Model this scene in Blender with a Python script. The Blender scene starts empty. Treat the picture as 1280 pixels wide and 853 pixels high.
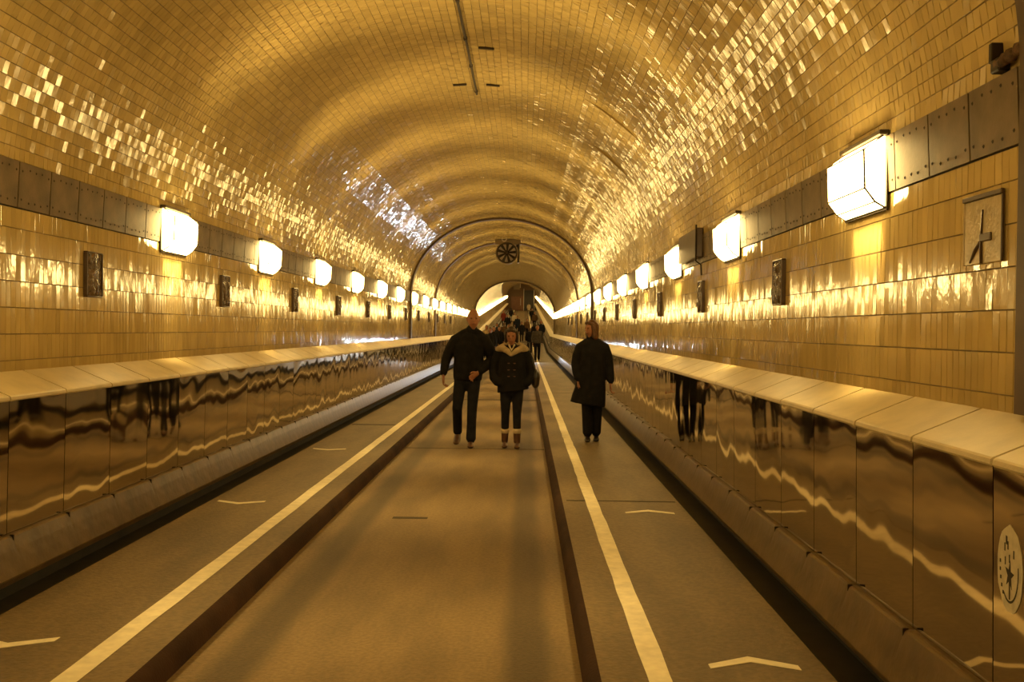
import bpy, math, random
import numpy as np
from mathutils import Matrix, Vector

random.seed(7)
rng = np.random.default_rng(11)
scene = bpy.context.scene
C = scene.collection

# ------------------------------------------------------------------ camera
CAM_X, CAM_Z, FPX = 0.67, 1.64, 1244.0
cam_d = bpy.data.cameras.new('camera')
cam_d.sensor_width = 36.0
cam_d.lens = 36.0 * FPX / 1280.0
cam_d.clip_start = 0.05
cam_d.clip_end = 400
cam = bpy.data.objects.new('camera', cam_d)
C.objects.link(cam)
YAW, PITCH, ROLL = math.atan(16 / FPX), math.atan(15 / FPX), 0.012
cam.matrix_world = (Matrix.Translation((CAM_X, 0, CAM_Z)) @ Matrix.Rotation(YAW, 4, 'Z')
                    @ Matrix.Rotation(math.pi / 2 - PITCH, 4, 'X') @ Matrix.Rotation(ROLL, 4, 'Z'))
scene.camera = cam
CAM_INV = np.array(cam.matrix_world.inverted())

# ------------------------------------------------------------------ world, exposure
w = bpy.data.worlds.new('world')
scene.world = w
w.use_nodes = True
w.node_tree.nodes['Background'].inputs[0].default_value = (0.02, 0.012, 0.003, 1)
w.node_tree.nodes['Background'].inputs[1].default_value = 0.2
scene.view_settings.view_transform = 'Standard'
scene.view_settings.look = 'None'
scene.view_settings.exposure = -0.08
scene.view_settings.gamma = 1.0
scene.view_settings.use_curve_mapping = False
LAMP_COL = (1.0, 0.68, 0.23)
LAMP_STRENGTH = 27.0
UP_W, OUT_W, BOTTOM_W = 8.0, 4.6, 1.9
HEADLAMP_POWER = 100.0

# ------------------------------------------------------------------ the tunnel's measures
Y0, YK, YE = -9.0, 64.0, 176.0          # start behind the camera, where the grade changes, far end
GRADE = 0.0438
HALF, SPRING, RISE = 2.55, 2.60, 2.14   # half width, springing height, rise of the elliptical vault
Z_LEDGE_B, Z_LEDGE_F, Z_BAND0, Z_BAND1 = 1.345, 1.222, 2.365, 2.665
FOOT = 0.11


def grade(y):
    return max(0.0, y - YK) * GRADE


# ------------------------------------------------------------------ helpers
def tag(o, label=None, cat=None, group=None, kind=None):
    if label: o['label'] = label
    if cat: o['category'] = cat
    if group: o['group'] = group
    if kind: o['kind'] = kind
    return o


def link(name, me, parent=None, mat=None):
    o = bpy.data.objects.new(name, me)
    C.objects.link(o)
    if parent is not None: o.parent = parent
    if mat is not None and me is not None and not me.materials: me.materials.append(mat)
    return o


def empty(name, loc=(0, 0, 0), rz=0.0):
    o = bpy.data.objects.new(name, None)
    o.empty_display_size = 0.1
    C.objects.link(o)
    o.location = loc
    o.rotation_euler = (0, 0, rz)
    return o


class MB:
    """collects vertices and faces of one mesh"""
    def __init__(self): self.v = []; self.f = []

    def add(self, vs, fs):
        n = len(self.v)
        self.v += [tuple(p) for p in vs]
        self.f += [tuple(i + n for i in q) for q in fs]
        return self

    def box(self, x0, x1, y0, y1, z0, z1):
        vs = [(x0, y0, z0), (x1, y0, z0), (x1, y1, z0), (x0, y1, z0), (x0, y0, z1), (x1, y0, z1), (x1, y1, z1), (x0, y1, z1)]
        return self.add(vs, [(3, 2, 1, 0), (4, 5, 6, 7), (0, 1, 5, 4), (1, 2, 6, 5), (2, 3, 7, 6), (3, 0, 4, 7)])

    def bevbox(self, x0, x1, y0, y1, z0, z1, b):
        """box with chamfered edges"""
        vs = []; idx = {}
        for i, x in enumerate((x0, x1)):
            for j, y in enumerate((y0, y1)):
                for k, z in enumerate((z0, z1)):
                    sx, sy, sz = (1, -1)[i], (1, -1)[j], (1, -1)[k]
                    idx[i, j, k, 0] = len(vs); vs.append((x, y + sy * b, z + sz * b))
                    idx[i, j, k, 1] = len(vs); vs.append((x + sx * b, y, z + sz * b))
                    idx[i, j, k, 2] = len(vs); vs.append((x + sx * b, y + sy * b, z))
        fs = []
        for s in (0, 1):
            fs.append([idx[s, 0, 0, 0], idx[s, 0, 1, 0], idx[s, 1, 1, 0], idx[s, 1, 0, 0]])
            fs.append([idx[0, s, 0, 1], idx[1, s, 0, 1], idx[1, s, 1, 1], idx[0, s, 1, 1]])
            fs.append([idx[0, 0, s, 2], idx[0, 1, s, 2], idx[1, 1, s, 2], idx[1, 0, s, 2]])
        for a in (0, 1):
            for c in (0, 1):
                fs.append([idx[a, c, 0, 0], idx[a, c, 1, 0], idx[a, c, 1, 1], idx[a, c, 0, 1]])
                fs.append([idx[a, 0, c, 0], idx[a, 1, c, 0], idx[a, 1, c, 2], idx[a, 0, c, 2]])
                fs.append([idx[0, a, c, 1], idx[1, a, c, 1], idx[1, a, c, 2], idx[0, a, c, 2]])
                for e in (0, 1):
                    fs.append([idx[a, c, e, 0], idx[a, c, e, 1], idx[a, c, e, 2]])
        return self.add(vs, fs)

    def prism(self, prof, y0, y1):
        """closed profile of (x, z) extruded along y"""
        n = len(prof)
        vs = [(x, y0, z) for x, z in prof] + [(x, y1, z) for x, z in prof]
        fs = [(i, (i + 1) % n, (i + 1) % n + n, i + n) for i in range(n)]
        return self.add(vs, fs + [tuple(range(n - 1, -1, -1)), tuple(range(n, 2 * n))])

    def tube(self, pts, r, n=8, cap=True):
        pts = [Vector(p) for p in pts]
        rings = []
        for i, p in enumerate(pts):
            d = (pts[min(i + 1, len(pts) - 1)] - pts[max(i - 1, 0)]).normalized()
            ref = Vector((0, 0, 1)) if abs(d.z) < .9 else Vector((1, 0, 0))
            a = d.cross(ref).normalized(); b = d.cross(a)
            rr = r[i] if isinstance(r, (list, tuple)) else r
            rings.append([p + (a * math.cos(t) + b * math.sin(t)) * rr for t in (2 * math.pi * k / n for k in range(n))])
        vs = [q for R in rings for q in R]
        fs = [(i * n + k, i * n + (k + 1) % n, (i + 1) * n + (k + 1) % n, (i + 1) * n + k) for i in range(len(pts) - 1) for k in range(n)]
        if cap:
            fs += [tuple(range(n - 1, -1, -1)), tuple(range((len(pts) - 1) * n, len(pts) * n))]
        return self.add(vs, fs)

    def chain(self, rings, n=12, side=(1, 0, 0)):
        """rounded closed body through rings (centre, half width, half depth); side = width direction"""
        P = [Vector(c) for c, a, b in rings]
        s0 = Vector(side)
        def ring(c, a, b, d):
            s = (s0 - d * s0.dot(d))
            s = s.normalized() if s.length > 1e-4 else Vector((0, 1, 0))
            u = d.cross(s).normalized()
            return [c + s * (a * math.cos(t)) + u * (b * math.sin(t)) for t in (2 * math.pi * k / n for k in range(n))]
        RR = []
        m = len(rings)
        for i, (c, a, b) in enumerate(rings):
            d = (P[min(i + 1, m - 1)] - P[max(i - 1, 0)]).normalized()
            e = min(a, b)
            if i == 0:
                RR.append(ring(P[0] - d * e * .75, a * .55, b * .55, d))
            RR.append(ring(P[i], a, b, d))
            if i == m - 1:
                RR.append(ring(P[i] + d * e * .75, a * .55, b * .55, d))
        d0 = (P[1] - P[0]).normalized(); d1 = (P[-1] - P[-2]).normalized()
        vs = [q for R in RR for q in R]
        k0 = len(vs)
        vs += [P[0] - d0 * min(rings[0][1:]), P[-1] + d1 * min(rings[-1][1:])]
        fs = [(i * n + k, i * n + (k + 1) % n, (i + 1) * n + (k + 1) % n, (i + 1) * n + k) for i in range(len(RR) - 1) for k in range(n)]
        L = (len(RR) - 1) * n
        fs += [(k0, (k + 1) % n, k) for k in range(n)] + [(k0 + 1, L + k, L + (k + 1) % n) for k in range(n)]
        return self.add(vs, fs)

    def mesh(self, name, mat=None, smooth=False):
        me = bpy.data.meshes.new(name)
        me.from_pydata(self.v, [], self.f)
        bmesh_fix(me)
        if mat: me.materials.append(mat)
        if smooth: me.shade_smooth()
        me.update()
        return me

    def build(self, name, mat, parent=None, smooth=False):
        return link(name, self.mesh(name, mat, smooth), parent)


def bmesh_fix(me):
    import bmesh
    bm = bmesh.new(); bm.from_mesh(me)
    bmesh.ops.recalc_face_normals(bm, faces=bm.faces)
    bm.to_mesh(me); bm.free()


def quick_mesh(name, verts, quads, mat=None):
    """large meshes straight from numpy: verts (n,3), quads (m,4)"""
    me = bpy.data.meshes.new(name)
    me.vertices.add(len(verts)); me.vertices.foreach_set('co', np.asarray(verts, np.float32).ravel())
    m = len(quads)
    me.loops.add(m * 4); me.loops.foreach_set('vertex_index', np.asarray(quads, np.int32).ravel())
    me.polygons.add(m); me.polygons.foreach_set('loop_start', np.arange(0, m * 4, 4, dtype=np.int32))
    me.update(calc_edges=True); me.validate(); me.shade_flat()
    if mat: me.materials.append(mat)
    return me


def fuse(name, mb, voxel, mat, parent=None, smooth=3, loc=None):
    """overlapping closed bodies joined into one continuous skin"""
    me = mb.mesh(name + '_rough')
    o = bpy.data.objects.new('rough', me); C.objects.link(o)
    r = o.modifiers.new('r', 'REMESH'); r.mode = 'VOXEL'; r.voxel_size = voxel
    s = o.modifiers.new('s', 'SMOOTH'); s.iterations = smooth; s.factor = .5
    dg = bpy.context.evaluated_depsgraph_get()
    out = bpy.data.meshes.new_from_object(o.evaluated_get(dg), depsgraph=dg)
    bpy.data.objects.remove(o); bpy.data.meshes.remove(me)
    out.name = name
    out.materials.clear(); out.materials.append(mat); out.shade_smooth()
    return link(name, out, parent)


# ------------------------------------------------------------------ materials
def mat(name, base, rough=.5, metal=0.0, var=0.0, vscale=8.0, bump=0.0, bscale=60.0, spec=.5, stretch=None, emit=None, coat=0.0):
    m = bpy.data.materials.new(name)
    m.use_nodes = True
    nt = m.node_tree; N = nt.nodes; Lk = nt.links
    b = N['Principled BSDF']
    b.inputs['Base Color'].default_value = (*base, 1)
    b.inputs['Roughness'].default_value = rough
    b.inputs['Metallic'].default_value = metal
    b.inputs['Specular IOR Level'].default_value = spec
    b.inputs['Coat Weight'].default_value = coat
    tc = N.new('ShaderNodeTexCoord')
    vec = tc.outputs['Object']
    if stretch:
        mp = N.new('ShaderNodeMapping'); mp.inputs['Scale'].default_value = stretch
        Lk.new(vec, mp.inputs[0]); vec = mp.outputs[0]
    if var:
        n = N.new('ShaderNodeTexNoise'); n.inputs['Scale'].default_value = vscale; n.inputs['Detail'].default_value = 5
        Lk.new(vec, n.inputs['Vector'])
        mr = N.new('ShaderNodeMapRange'); mr.inputs[1].default_value = .3; mr.inputs[2].default_value = .7
        mr.inputs[3].default_value = 1 - var; mr.inputs[4].default_value = 1 + var
        Lk.new(n.outputs[0], mr.inputs[0])
        mx = N.new('ShaderNodeMix'); mx.data_type = 'RGBA'; mx.blend_type = 'MULTIPLY'; mx.inputs[0].default_value = 1
        mx.inputs[6].default_value = (*base, 1); Lk.new(mr.outputs[0], mx.inputs[7])
        Lk.new(mx.outputs[2], b.inputs['Base Color'])
    if bump:
        n2 = N.new('ShaderNodeTexNoise'); n2.inputs['Scale'].default_value = bscale; n2.inputs['Detail'].default_value = 4
        Lk.new(vec, n2.inputs['Vector'])
        bp = N.new('ShaderNodeBump'); bp.inputs['Strength'].default_value = 1; bp.inputs['Distance'].default_value = bump
        Lk.new(n2.outputs[0], bp.inputs['Height']); Lk.new(bp.outputs[0], b.inputs['Normal'])
    if emit:
        b.inputs['Emission Color'].default_value = (*emit[0], 1); b.inputs['Emission Strength'].default_value = emit[1]
    return m


def tile_mat(name, base, rough, var, far=False, cell=(.08, .062)):
    """glazed tile; near tiles are real pieces (colour per piece), far ones get a grid of joints and a tilt per tile"""
    m = mat(name, base, rough, spec=1.0)
    nt = m.node_tree; N = nt.nodes; Lk = nt.links; b = N['Principled BSDF']
    geo = N.new('ShaderNodeNewGeometry')
    if not far:
        oi = N.new('ShaderNodeObjectInfo')
        ad = N.new('ShaderNodeMath'); ad.operation = 'ADD'; Lk.new(geo.outputs['Random Per Island'], ad.inputs[0]); Lk.new(oi.outputs['Random'], ad.inputs[1])
        fr = N.new('ShaderNodeMath'); fr.operation = 'FRACT'; Lk.new(ad.outputs[0], fr.inputs[0]); rnd = fr.outputs[0]
    else:
        uv = N.new('ShaderNodeUVMap')
        dv = N.new('ShaderNodeVectorMath'); dv.operation = 'DIVIDE'; dv.inputs[1].default_value = (cell[0], cell[1], 1); Lk.new(uv.outputs[0], dv.inputs[0])
        fl = N.new('ShaderNodeVectorMath'); fl.operation = 'FLOOR'; Lk.new(dv.outputs[0], fl.inputs[0])
        wn = N.new('ShaderNodeTexWhiteNoise'); wn.noise_dimensions = '2D'; Lk.new(fl.outputs[0], wn.inputs['Vector']); rnd = wn.outputs['Value']
        sb = N.new('ShaderNodeVectorMath'); sb.operation = 'SUBTRACT'; sb.inputs[1].default_value = (.5, .5, .5); Lk.new(wn.outputs['Color'], sb.inputs[0])
        sc = N.new('ShaderNodeVectorMath'); sc.operation = 'SCALE'; sc.inputs['Scale'].default_value = .085; Lk.new(sb.outputs[0], sc.inputs[0])
        an = N.new('ShaderNodeVectorMath'); an.operation = 'ADD'; Lk.new(geo.outputs['Normal'], an.inputs[0]); Lk.new(sc.outputs[0], an.inputs[1])
        nn = N.new('ShaderNodeVectorMath'); nn.operation = 'NORMALIZE'; Lk.new(an.outputs[0], nn.inputs[0])
        Lk.new(nn.outputs[0], b.inputs['Normal'])
    mr = N.new('ShaderNodeMapRange'); mr.inputs[3].default_value = 1 - var; mr.inputs[4].default_value = 1 + var; Lk.new(rnd, mr.inputs[0])
    tc = N.new('ShaderNodeTexCoord')
    n = N.new('ShaderNodeTexNoise'); n.inputs['Scale'].default_value = 1.3; n.inputs['Detail'].default_value = 6; Lk.new(geo.outputs['Position'], n.inputs['Vector'])
    mr2 = N.new('ShaderNodeMapRange'); mr2.inputs[1].default_value = .3; mr2.inputs[2].default_value = .7; mr2.inputs[3].default_value = .82; mr2.inputs[4].default_value = 1.08
    Lk.new(n.outputs[0], mr2.inputs[0])
    mu = N.new('ShaderNodeMath'); mu.operation = 'MULTIPLY'; Lk.new(mr.outputs[0], mu.inputs[0]); Lk.new(mr2.outputs[0], mu.inputs[1])
    last = mu.outputs[0]
    if far:
        frc = N.new('ShaderNodeVectorMath'); frc.operation = 'FRACTION'; Lk.new(dv.outputs[0], frc.inputs[0])
        sx = N.new('ShaderNodeSeparateXYZ'); Lk.new(frc.outputs[0], sx.inputs[0])
        gs = []
        for k in (0, 1):
            g = N.new('ShaderNodeMath'); g.operation = 'GREATER_THAN'; g.inputs[1].default_value = .06; Lk.new(sx.outputs[k], g.inputs[0]); gs.append(g)
        gm = N.new('ShaderNodeMath'); gm.operation = 'MULTIPLY'; Lk.new(gs[0].outputs[0], gm.inputs[0]); Lk.new(gs[1].outputs[0], gm.inputs[1])
        g2 = N.new('ShaderNodeMapRange'); g2.inputs[3].default_value = .35; g2.inputs[4].default_value = 1; Lk.new(gm.outputs[0], g2.inputs[0])
        mu2 = N.new('ShaderNodeMath'); mu2.operation = 'MULTIPLY'; Lk.new(last, mu2.inputs[0]); Lk.new(g2.outputs[0], mu2.inputs[1]); last = mu2.outputs[0]
    mx = N.new('ShaderNodeMix'); mx.data_type = 'RGBA'; mx.blend_type = 'MULTIPLY'; mx.inputs[0].default_value = 1
    mx.inputs[6].default_value = (*base, 1); Lk.new(last, mx.inputs[7]); Lk.new(mx.outputs[2], b.inputs['Base Color'])
    # glaze is uneven: fine waves
    if not far:
        n3 = N.new('ShaderNodeTexNoise'); n3.inputs['Scale'].default_value = 30; n3.inputs['Detail'].default_value = 2; Lk.new(geo.outputs['Position'], n3.inputs['Vector'])
        bp = N.new('ShaderNodeBump'); bp.inputs['Distance'].default_value = .0006; Lk.new(n3.outputs[0], bp.inputs['Height']); Lk.new(bp.outputs[0], b.inputs['Normal'])
    return m


TILE = (.62, .475, .20)
M = {}
M['tile'] = tile_mat('glazed_ceiling_tile', TILE, .13, .10)
def more_gloss(m):
    m.node_tree.nodes['Principled BSDF'].inputs['IOR'].default_value = 1.62
M['tile_far'] = tile_mat('glazed_tile_far', TILE, .11, .12, far=True)
M['wtile'] = tile_mat('glazed_wall_tile', TILE, .09, .08)
M['wtile_far'] = tile_mat('glazed_wall_tile_far', TILE, .11, .10, far=True, cell=(.1665, .06))
for k_ in ('tile', 'tile_far', 'wtile', 'wtile_far'): more_gloss(M[k_])
M['grout'] = mat('grout', (.22, .17, .10), .9, var=.3)
M['band'] = mat('riveted_band_plate', (.17, .12, .065), .55, var=.35, vscale=5, bump=.001)
M['band_back'] = mat('band_backing', (.03, .02, .01), .8)
M['rivet'] = mat('rivet', (.035, .022, .012), .6)
M['ledge'] = mat('pale_stone_ledge', (.60, .49, .27), .42, var=.12, vscale=6, bump=.001, bscale=80)
M['steel'] = mat('polished_steel_cladding', (.46, .38, .27), .05, metal=1.0)
M['plinth'] = mat('glossy_concrete_plinth', (.13, .085, .038), .33, var=.3, vscale=7, bump=.004, bscale=9)
M['dark_gap'] = mat('dark_joint', (.012, .009, .006), .9)
M['channel'] = mat('near_black_channel', (.02, .017, .013), .6, var=.4)
M['kerb'] = mat('dark_kerb_steel', (.04, .018, .008), .8, spec=.15, var=.4, vscale=3, bump=.003)
M['rib'] = mat('brown_painted_rib', (.085, .05, .025), .45, var=.25)
M['lampframe'] = mat('dark_lamp_frame', (.05, .035, .02), .5)
M['paint'] = mat('worn_white_road_paint', (.92, .83, .58), .55, var=.12, vscale=14, bump=.001)
M['plaque'] = mat('brown_glazed_relief', (.11, .065, .03), .18, var=.5, vscale=30, bump=.012, bscale=38)
M['plaque_pale'] = mat('pale_glazed_relief', (.55, .45, .26), .2, var=.2, vscale=12, bump=.002)
M['plaque_frame'] = mat('plaque_frame_brown', (.09, .055, .03), .3, var=.3)
M['brown_box'] = mat('brown_painted_cover', (.075, .038, .016), .4, var=.2)
M['dark_metal'] = mat('dark_metal', (.03, .022, .015), .4, metal=.6)
M['rust'] = mat('rusty_iron', (.10, .055, .025), .8, var=.6, vscale=40, bump=.006, bscale=60)
M['sticker'] = mat('pale_paper_sticker', (.62, .56, .42), .6, var=.15, vscale=30)
M['ink'] = mat('dark_ink', (.03, .025, .02), .6)
M['fan_ring'] = mat('fan_ring_paint', (.20, .15, .09), .4)
M['fan_pale'] = mat('fan_pale_paint', (.6, .52, .45), .5)
M['door'] = mat('red_brown_door', (.17, .07, .03), .5, var=.2)
M['endwall'] = mat('end_wall_plaster', (.14, .085, .045), .8, var=.3)
M['gate'] = mat('dark_gate', (.03, .024, .02), .5)
M['pale_steel'] = mat('pale_steel', (.5, .45, .36), .35, metal=.7)


def wavy_steel():
    m = M['steel']; nt = m.node_tree; N = nt.nodes; Lk = nt.links; b = N['Principled BSDF']
    geo = N.new('ShaderNodeNewGeometry'); oi = N.new('ShaderNodeObjectInfo')
    ad = N.new('ShaderNodeVectorMath'); ad.operation = 'ADD'
    sc = N.new('ShaderNodeVectorMath'); sc.operation = 'SCALE'; sc.inputs[0].default_value = (7, 3, 5); Lk.new(oi.outputs['Random'], sc.inputs['Scale'])
    Lk.new(geo.outputs['Position'], ad.inputs[0]); Lk.new(sc.outputs[0], ad.inputs[1])
    n = N.new('ShaderNodeTexNoise'); n.inputs['Scale'].default_value = 2.2; n.inputs['Detail'].default_value = .6; Lk.new(ad.outputs[0], n.inputs['Vector'])
    bp = N.new('ShaderNodeBump'); bp.inputs['Strength'].default_value = 1; bp.inputs['Distance'].default_value = .010
    Lk.new(n.outputs[0], bp.inputs['Height']); Lk.new(bp.outputs[0], b.inputs['Normal'])
wavy_steel()


def emission_mat(name, col, strength):
    m = bpy.data.materials.new(name); m.use_nodes = True
    nt = m.node_tree; N = nt.nodes; Lk = nt.links
    b = N['Principled BSDF']; b.inputs['Base Color'].default_value = (.8, .75, .6, 1); b.inputs['Roughness'].default_value = .3
    b.inputs['Emission Color'].default_value = (*col, 1); b.inputs['Emission Strength'].default_value = strength
    m.cycles.emission_sampling = 'FRONT'
    return m
M['glow'] = emission_mat('glowing_opal_glass', LAMP_COL, LAMP_STRENGTH)
M['glow_far'] = emission_mat('glowing_opal_glass_far', LAMP_COL, LAMP_STRENGTH * 1.1)


def road_mat(name, base, tyre, fine, rough, joint=None):
    """worn paving; tyre = (centre, half width, factor) of the two dark wheel tracks"""
    m = mat(name, base, rough, spec=.5)
    nt = m.node_tree; N = nt.nodes; Lk = nt.links; b = N['Principled BSDF']
    geo = N.new('ShaderNodeNewGeometry')
    def noise(scale, vec, det=5):
        n = N.new('ShaderNodeTexNoise'); n.inputs['Scale'].default_value = scale; n.inputs['Detail'].default_value = det
        Lk.new(vec, n.inputs['Vector']); return n.outputs[0]
    def rng_(src, a, b_, c, d):
        r = N.new('ShaderNodeMapRange'); r.inputs[1].default_value = a; r.inputs[2].default_value = b_; r.inputs[3].default_value = c; r.inputs[4].default_value = d
        r.interpolation_type = 'SMOOTHSTEP'; Lk.new(src, r.inputs[0]); return r.outputs[0]
    def mul(a, c):
        q = N.new('ShaderNodeMath'); q.operation = 'MULTIPLY'; Lk.new(a, q.inputs[0]); Lk.new(c, q.inputs[1]); return q.outputs[0]
    mp = N.new('ShaderNodeMapping'); mp.inputs['Scale'].default_value = (1.6, .35, 1); Lk.new(geo.outputs['Position'], mp.inputs[0])
    f = rng_(noise(2.2, mp.outputs[0]), .3, .7, .80, 1.16)
    f = mul(f, rng_(noise(fine, geo.outputs['Position'], 3), .3, .7, .84, 1.14))
    if tyre:
        sx = N.new('ShaderNodeSeparateXYZ'); Lk.new(geo.outputs['Position'], sx.inputs[0])
        wob = N.new('ShaderNodeMath'); wob.operation = 'MULTIPLY_ADD'; wob.inputs[1].default_value = .10; Lk.new(noise(1.1, mp.outputs[0]), wob.inputs[0])
        ab = N.new('ShaderNodeMath'); ab.operation = 'ABSOLUTE'; Lk.new(sx.outputs[0], ab.inputs[0]); Lk.new(ab.outputs[0], wob.inputs[2])
        su = N.new('ShaderNodeMath'); su.operation = 'SUBTRACT'; su.inputs[1].default_value = tyre[0] + .05; Lk.new(wob.outputs[0], su.inputs[0])
        a2 = N.new('ShaderNodeMath'); a2.operation = 'ABSOLUTE'; Lk.new(su.outputs[0], a2.inputs[0])
        f = mul(f, rng_(a2.outputs[0], tyre[1] * .4, tyre[1] * 1.3, tyre[2], 1.0))
    mx = N.new('ShaderNodeMix'); mx.data_type = 'RGBA'; mx.blend_type = 'MULTIPLY'; mx.inputs[0].default_value = 1
    mx.inputs[6].default_value = (*base, 1); Lk.new(f, mx.inputs[7]); Lk.new(mx.outputs[2], b.inputs['Base Color'])
    bp = N.new('ShaderNodeBump'); bp.inputs['Distance'].default_value = .004; Lk.new(noise(fine * 1.5, geo.outputs['Position'], 4), bp.inputs['Height']); Lk.new(bp.outputs[0], b.inputs['Normal'])
    return m


M['road'] = road_mat('worn_asphalt', (.205, .14, .062), (.70, .13, .5), 40, .62)
M['footway'] = road_mat('worn_footway_paving', (.185, .13, .058), None, 30, .58)
M['joint'] = mat('road_joint', (.05, .035, .02), .8, var=.3)

# ------------------------------------------------------------------ the setting: swept shells
STATIONS = [Y0, 0.0, 40.0, YK, YE]


def sweep(name, prof, m, stations=STATIONS, kind='structure', parent=None, uv0=None, smooth=False):
    """open profile of (x, z) swept along the tunnel; uv = (length along the profile, y)"""
    P = np.array(prof, float); n = len(P)
    s = np.concatenate([[0], np.cumsum(np.hypot(*np.diff(P, axis=0).T))])
    vs = []; uv = []
    for y in stations:
        for (x, z), q in zip(P, s):
            vs.append((x, y, z + grade(y))); uv.append((q, y))
    fs = [(i * n + k, i * n + k + 1, (i + 1) * n + k + 1, (i + 1) * n + k) for i in range(len(stations) - 1) for k in range(n - 1)]
    me = bpy.data.meshes.new(name); me.from_pydata(vs, [], fs)
    L = me.uv_layers.new(name='UVMap')
    for lp in me.loops: L.data[lp.index].uv = uv[lp.vertex_index]
    me.materials.append(m)
    if smooth: me.shade_smooth()
    o = link(name, me, parent)
    if parent is None: o['kind'] = kind
    return o


floor = sweep('floor', [(-.96, 0), (.96, 0)], M['road'])
floor['label'] = 'worn brown roadway between the two dark kerbs'
footways = {}
for side, s in (('left', -1), ('right', 1)):
    o = sweep('footway_' + side, [(s * 1.02, FOOT), (s * 2.06, FOOT)], M['footway'])
    o['label'] = 'raised paved footway along the %s wall' % side; footways[s] = o
    k = sweep('kerb_' + side, [(s * .955, -.02), (s * .965, .05), (s * .985, .095), (s * 1.022, FOOT + .001)], M['kerb'], smooth=True)
    k['label'] = 'dark kerb edge of the %s footway' % side
    g = sweep('channel_' + side, [(s * 2.06, FOOT), (s * 2.065, FOOT - .05), (s * 2.30, FOOT - .05), (s * 2.30, .2)], M['channel'])  # shallow recessed strip along the plinth foot, coloured near black
    g['label'] = 'near-black channel at the foot of the %s wall' % side


def ell(t):
    return HALF * math.cos(t), SPRING + RISE * math.sin(t)

T0 = math.asin((Z_BAND1 - SPRING) / RISE)
TT = np.linspace(T0, math.pi - T0, 4000)
EX, EZ = HALF * np.cos(TT), SPRING + RISE * np.sin(TT)
ES = np.concatenate([[0], np.cumsum(np.hypot(np.diff(EX), np.diff(EZ)))])
ARC = ES[-1]
NEAR_END = 40.0
vault = [ell(t) for t in np.linspace(T0, math.pi - T0, 73)]
ceiling = sweep('ceiling', vault, M['grout'], [Y0, 0, 20, NEAR_END], smooth=True)
ceiling['label'] = 'barrel vault lined with small glazed tiles'
far_v = sweep('far_tiles', vault, M['tile_far'], [NEAR_END, YK - .2, YK + .2, 80, 100, 130, YE], parent=ceiling, smooth=True); far_v['kind'] = 'stuff'
walls = {}
for side, s in (('left', -1), ('right', 1)):
    wl = sweep('wall_' + side, [(s * (HALF + .001), Z_LEDGE_B - .1), (s * (HALF + .001), Z_BAND0)], M['grout'], [Y0, 0, NEAR_END])
    wl['label'] = '%s wall of upright glazed tiles above the stone ledge' % side
    fw = sweep('far_tiles', [(s * HALF, Z_LEDGE_B - .0608), (s * HALF, Z_BAND0)], M['wtile_far'], [NEAR_END, YK, YE], parent=wl); fw['kind'] = 'stuff'
    walls[s] = wl
# closing walls
mb = MB(); mb.add([(x, Y0, z) for x, z in [(-2.6, -.05), (2.6, -.05), (2.6, Z_BAND1)] + vault[1:-1] + [(-2.6, Z_BAND1)]], [tuple(range(3 + len(vault) - 2 + 1))])
o = mb.build('wall_back', M['tile'] if False else M['endwall']); o['kind'] = 'structure'


# ------------------------------------------------------------------ glazed tiles, piece by piece
def project(P):
    P = np.asarray(P); h = np.c_[P, np.ones(len(P))] @ CAM_INV.T
    d = -h[:, 2]
    return 640 + FPX * h[:, 0] / np.where(d > .1, d, .1), 426.5 - FPX * h[:, 1] / np.where(d > .1, d, .1), d


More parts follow.
